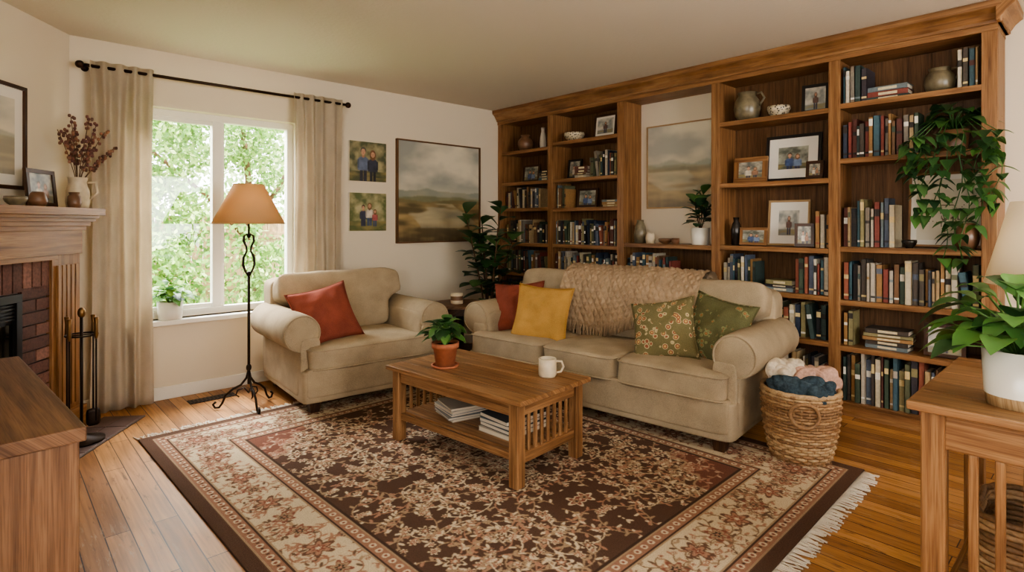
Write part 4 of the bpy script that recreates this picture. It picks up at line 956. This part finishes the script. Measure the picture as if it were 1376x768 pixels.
for k in range(16):
    z=0.168+0.016*k; hx,hy=0.16,0.15; pts=[]
    for i in range(72):
        a=2*pi*i/72; ex=0.5; px=math.copysign(abs(math.cos(a))**ex,math.cos(a))*hx; py=math.copysign(abs(math.sin(a))**ex,math.sin(a))*hy; w=1+0.02*math.cos(i*pi/3+(k%2)*pi); pts.append((px*w,py*w,z))
    mb.tube(pts,0.009,'wicker',6,col=R.choice(WC),closed=True)
mb.box(-0.14,0.14,-0.13,0.13,0.16,0.17,'wicker',WC[3]); mb.finish('wicker_storage_basket',loc=(2.22,0.14,0))
mb=MB(); 
for k in range(6):
    M=Matrix.Translation((2.12+k*0.001,-0.10-k*0.045,0.1585)); h=R.uniform(0.2,0.3); mb.box(0,0.2,-0.04,0,0,h,'book_mat',R.choice(PAL),M=M)
mb.finish('console_books')
mb=MB(); mb.lathe([(0.001,0),(0.068,0),(0.072,0.028),(0.073,0.03)],(0,0,0),'pale_wood',40); mb.lathe([(0.073,0.03),(0.078,0.15),(0.072,0.15),(0.07,0.12)],(0,0,0),'white_ceramic',40); mb.lathe([(0.072,0.125),(0.001,0.13)],(0,0,0),'soil',20)
bush(mb,0.14,80,0.16,0.17,0.11,0.08,GREENS,'ovate',(0.0,1.4),0.6); mb.finish('potted_pothos',loc=(2.03,0.185,0.7505))
mb=MB(); mb.lathe([(0.001,0),(0.07,0),(0.075,0.015),(0.05,0.03),(0.07,0.08),(0.075,0.13),(0.05,0.2),(0.02,0.24),(0.012,0.27),(0.012,0.33)],(0,0,0),'white_ceramic',32)
mb.lathe([(0.17,0.295),(0.173,0.295),(0.106,0.56),(0.103,0.56),(0.17,0.295)],(0,0,0),'white_shade',40); mb.tube([(0,0,0.33),(0,0,0.5)],0.004,'brass'); mb.tube([(-0.104,0,0.55),(0.104,0,0.55)],0.002,'brass',5); mb.finish('table_lamp',loc=(2.46,0.14,0.7505))
mb=MB(); mb.box(-0.15,0.15,-0.05,0.05,0,0.003,'black_metal')
for k in range(12): mb.box(-0.145+k*0.0245,-0.135+k*0.0245,-0.045,0.045,0.003,0.006,'bronze')
mb.finish('floor_vent',loc=(1.17,4.38,0.0005))
# ------------------------------------------------------------ exterior
mb=MB(); mb.box(-8,14,4.8,26,-0.35,-0.3,'grass'); mb.finish('lawn')
mb=MB()
for k in range(70):
    x=-3+k*0.16; mb.box(x,x+0.15,9.6,9.63,-0.3,1.35+0.02*R.random(),'pale_wood',L=2)
mb.box(-3,8.2,9.56,9.6,0.2,0.3,'pale_wood',L=0); mb.box(-3,8.2,9.56,9.6,1.0,1.1,'pale_wood',L=0); mb.finish('backyard_fence')
rs=np.random.RandomState(3)
def foliage(mb,centers,n,cols,trunks=(),sz=(0.05,0.10)):
    for (a,b,r) in trunks: 
        a=Vector(a);b=Vector(b); mb.tube([tuple(a),tuple(a.lerp(b,0.5)+Vector((0.08,0,0))),tuple(b)],[r,r*0.8,r*0.5],'bark',8)
    for k in range(n):
        c,rad=centers[rs.randint(len(centers))]; d=rs.normal(size=3); d/=np.linalg.norm(d)+1e-6; rr=rs.uniform(0.5,1.0)**0.6
        p=Vector((c[0]+d[0]*rad[0]*rr,c[1]+d[1]*rad[1]*rr,max(-0.1,c[2]+d[2]*rad[2]*rr))); dd=Vector(rs.normal(size=3)); dd.z-=0.3
        s=rs.uniform(*sz); dd.normalize(); sd=dd.orthogonal().normalized(); sd=Matrix.Rotation(rs.uniform(0,6.28),3,dd)@sd
        mb.add([tuple(p),tuple(p+dd*s*0.5+sd*s*0.3),tuple(p+dd*s),tuple(p+dd*s*0.5-sd*s*0.3)],[(0,1,2,3)],'leaf_out',cols[rs.randint(len(cols))])
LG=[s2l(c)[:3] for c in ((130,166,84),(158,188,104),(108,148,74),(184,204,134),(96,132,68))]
mb=MB()
foliage(mb,[((1.3,8.2,2.2),(0.8,0.7,0.7)),((2.3,8.6,2.6),(0.9,0.8,0.6)),((3.4,8.4,2.3),(0.9,0.8,0.7)),((1.9,8.3,3.1),(1.0,0.7,0.5)),((0.5,8.5,2.6),(0.7,0.7,0.6))],13000,LG,[((2.9,8.8,-0.29),(2.7,8.6,2.6),0.07),((2.8,8.7,1.2),(3.4,8.4,2.3),0.04),((2.8,8.7,1.0),(1.5,8.4,2.2),0.04)])
foliage(mb,[((1.2,7.2,0.5),(0.6,0.5,0.7)),((2.0,7.5,0.8),(0.7,0.5,0.9)),((2.9,7.3,0.45),(0.6,0.5,0.65)),((3.7,7.8,0.7),(0.8,0.5,0.9)),((0.3,7.4,0.6),(0.6,0.5,0.8)),((1.5,7.9,1.3),(0.5,0.4,0.6))],14000,LG)
mb.finish('garden_greenery')
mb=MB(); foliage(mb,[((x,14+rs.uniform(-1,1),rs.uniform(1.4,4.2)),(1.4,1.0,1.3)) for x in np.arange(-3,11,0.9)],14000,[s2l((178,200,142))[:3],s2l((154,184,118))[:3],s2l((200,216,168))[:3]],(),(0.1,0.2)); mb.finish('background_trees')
# ------------------------------------------------------------ lights
sc=bpy.context.scene
w=bpy.data.worlds.new('World'); sc.world=w; w.use_nodes=True; nt=w.node_tree; bg=nt.nodes['Background']
tc=N(nt,'ShaderNodeTexCoord'); sp=N(nt,'ShaderNodeSeparateXYZ'); nt.links.new(tc.outputs['Generated'],sp.inputs[0])
r=ramp(nt,[(0.0,(1.0,0.985,0.96,1)),(0.6,(0.88,0.93,1.0,1))]); nt.links.new(sp.outputs['Z'],r.inputs[0]); nt.links.new(r.outputs[0],bg.inputs['Color']); bg.inputs['Strength'].default_value=10.0
def light(name,t,loc,target,energy,col=(1,1,1),size=None,sy=None,angle=None,rad=None):
    l=bpy.data.lights.new(name,t); l.energy=energy; l.color=col
    if t=='AREA': l.shape='RECTANGLE'; l.size=size; l.size_y=sy
    if angle: l.angle=angle
    if rad: l.shadow_soft_size=rad
    o=bpy.data.objects.new(name,l); sc.collection.objects.link(o); o.location=loc
    if target is not None: o.rotation_euler=(Vector(target)-Vector(loc)).to_track_quat('-Z','Y').to_euler()
    return o
light('sun','SUN',(0,-5,10),(1.5,1.2,0),18.0,(1,0.97,0.9),angle=0.02)
light('daylight_north','AREA',(1.28,5.9,3.3),(1.6,3.6,0.6),620,(1.0,0.985,0.96),2.2,1.6)
light('fill_south','AREA',(1.85,-1.97,1.42),(2.3,3,1.0),46,(1,0.965,0.91),2.0,1.3)  # added fill lamp, set in the unseen south window
light('fill_west','AREA',(-0.92,-0.2,1.5),(3,0.8,1.0),20,(1,0.965,0.91),1.3,1.1)  # weaker added fill lamp at the unseen west opening
light('floor_lamp_bulb','POINT',(1.29,3.99,1.385),None,8,(1,0.86,0.66),rad=0.03)
light('table_lamp_bulb','POINT',(2.46,0.14,1.17),None,0.8,(1,0.85,0.65),rad=0.04)
# ------------------------------------------------------------ camera
cam=bpy.data.cameras.new('camera'); co_=bpy.data.objects.new('camera',cam); sc.collection.objects.link(co_)
co_.location=(0,0,1.24); co_.rotation_euler=(pi/2,0,math.radians(-42.9)); cam.sensor_width=36; cam.sensor_fit='HORIZONTAL'; cam.lens=759/1376*36; cam.shift_y=-84/1376; cam.clip_start=0.05
sc.camera=co_
try:
    sc.view_settings.view_transform='AgX'; sc.view_settings.look='AgX - Medium High Contrast'
except Exception as ex: print(ex)
sc.view_settings.exposure=0.08
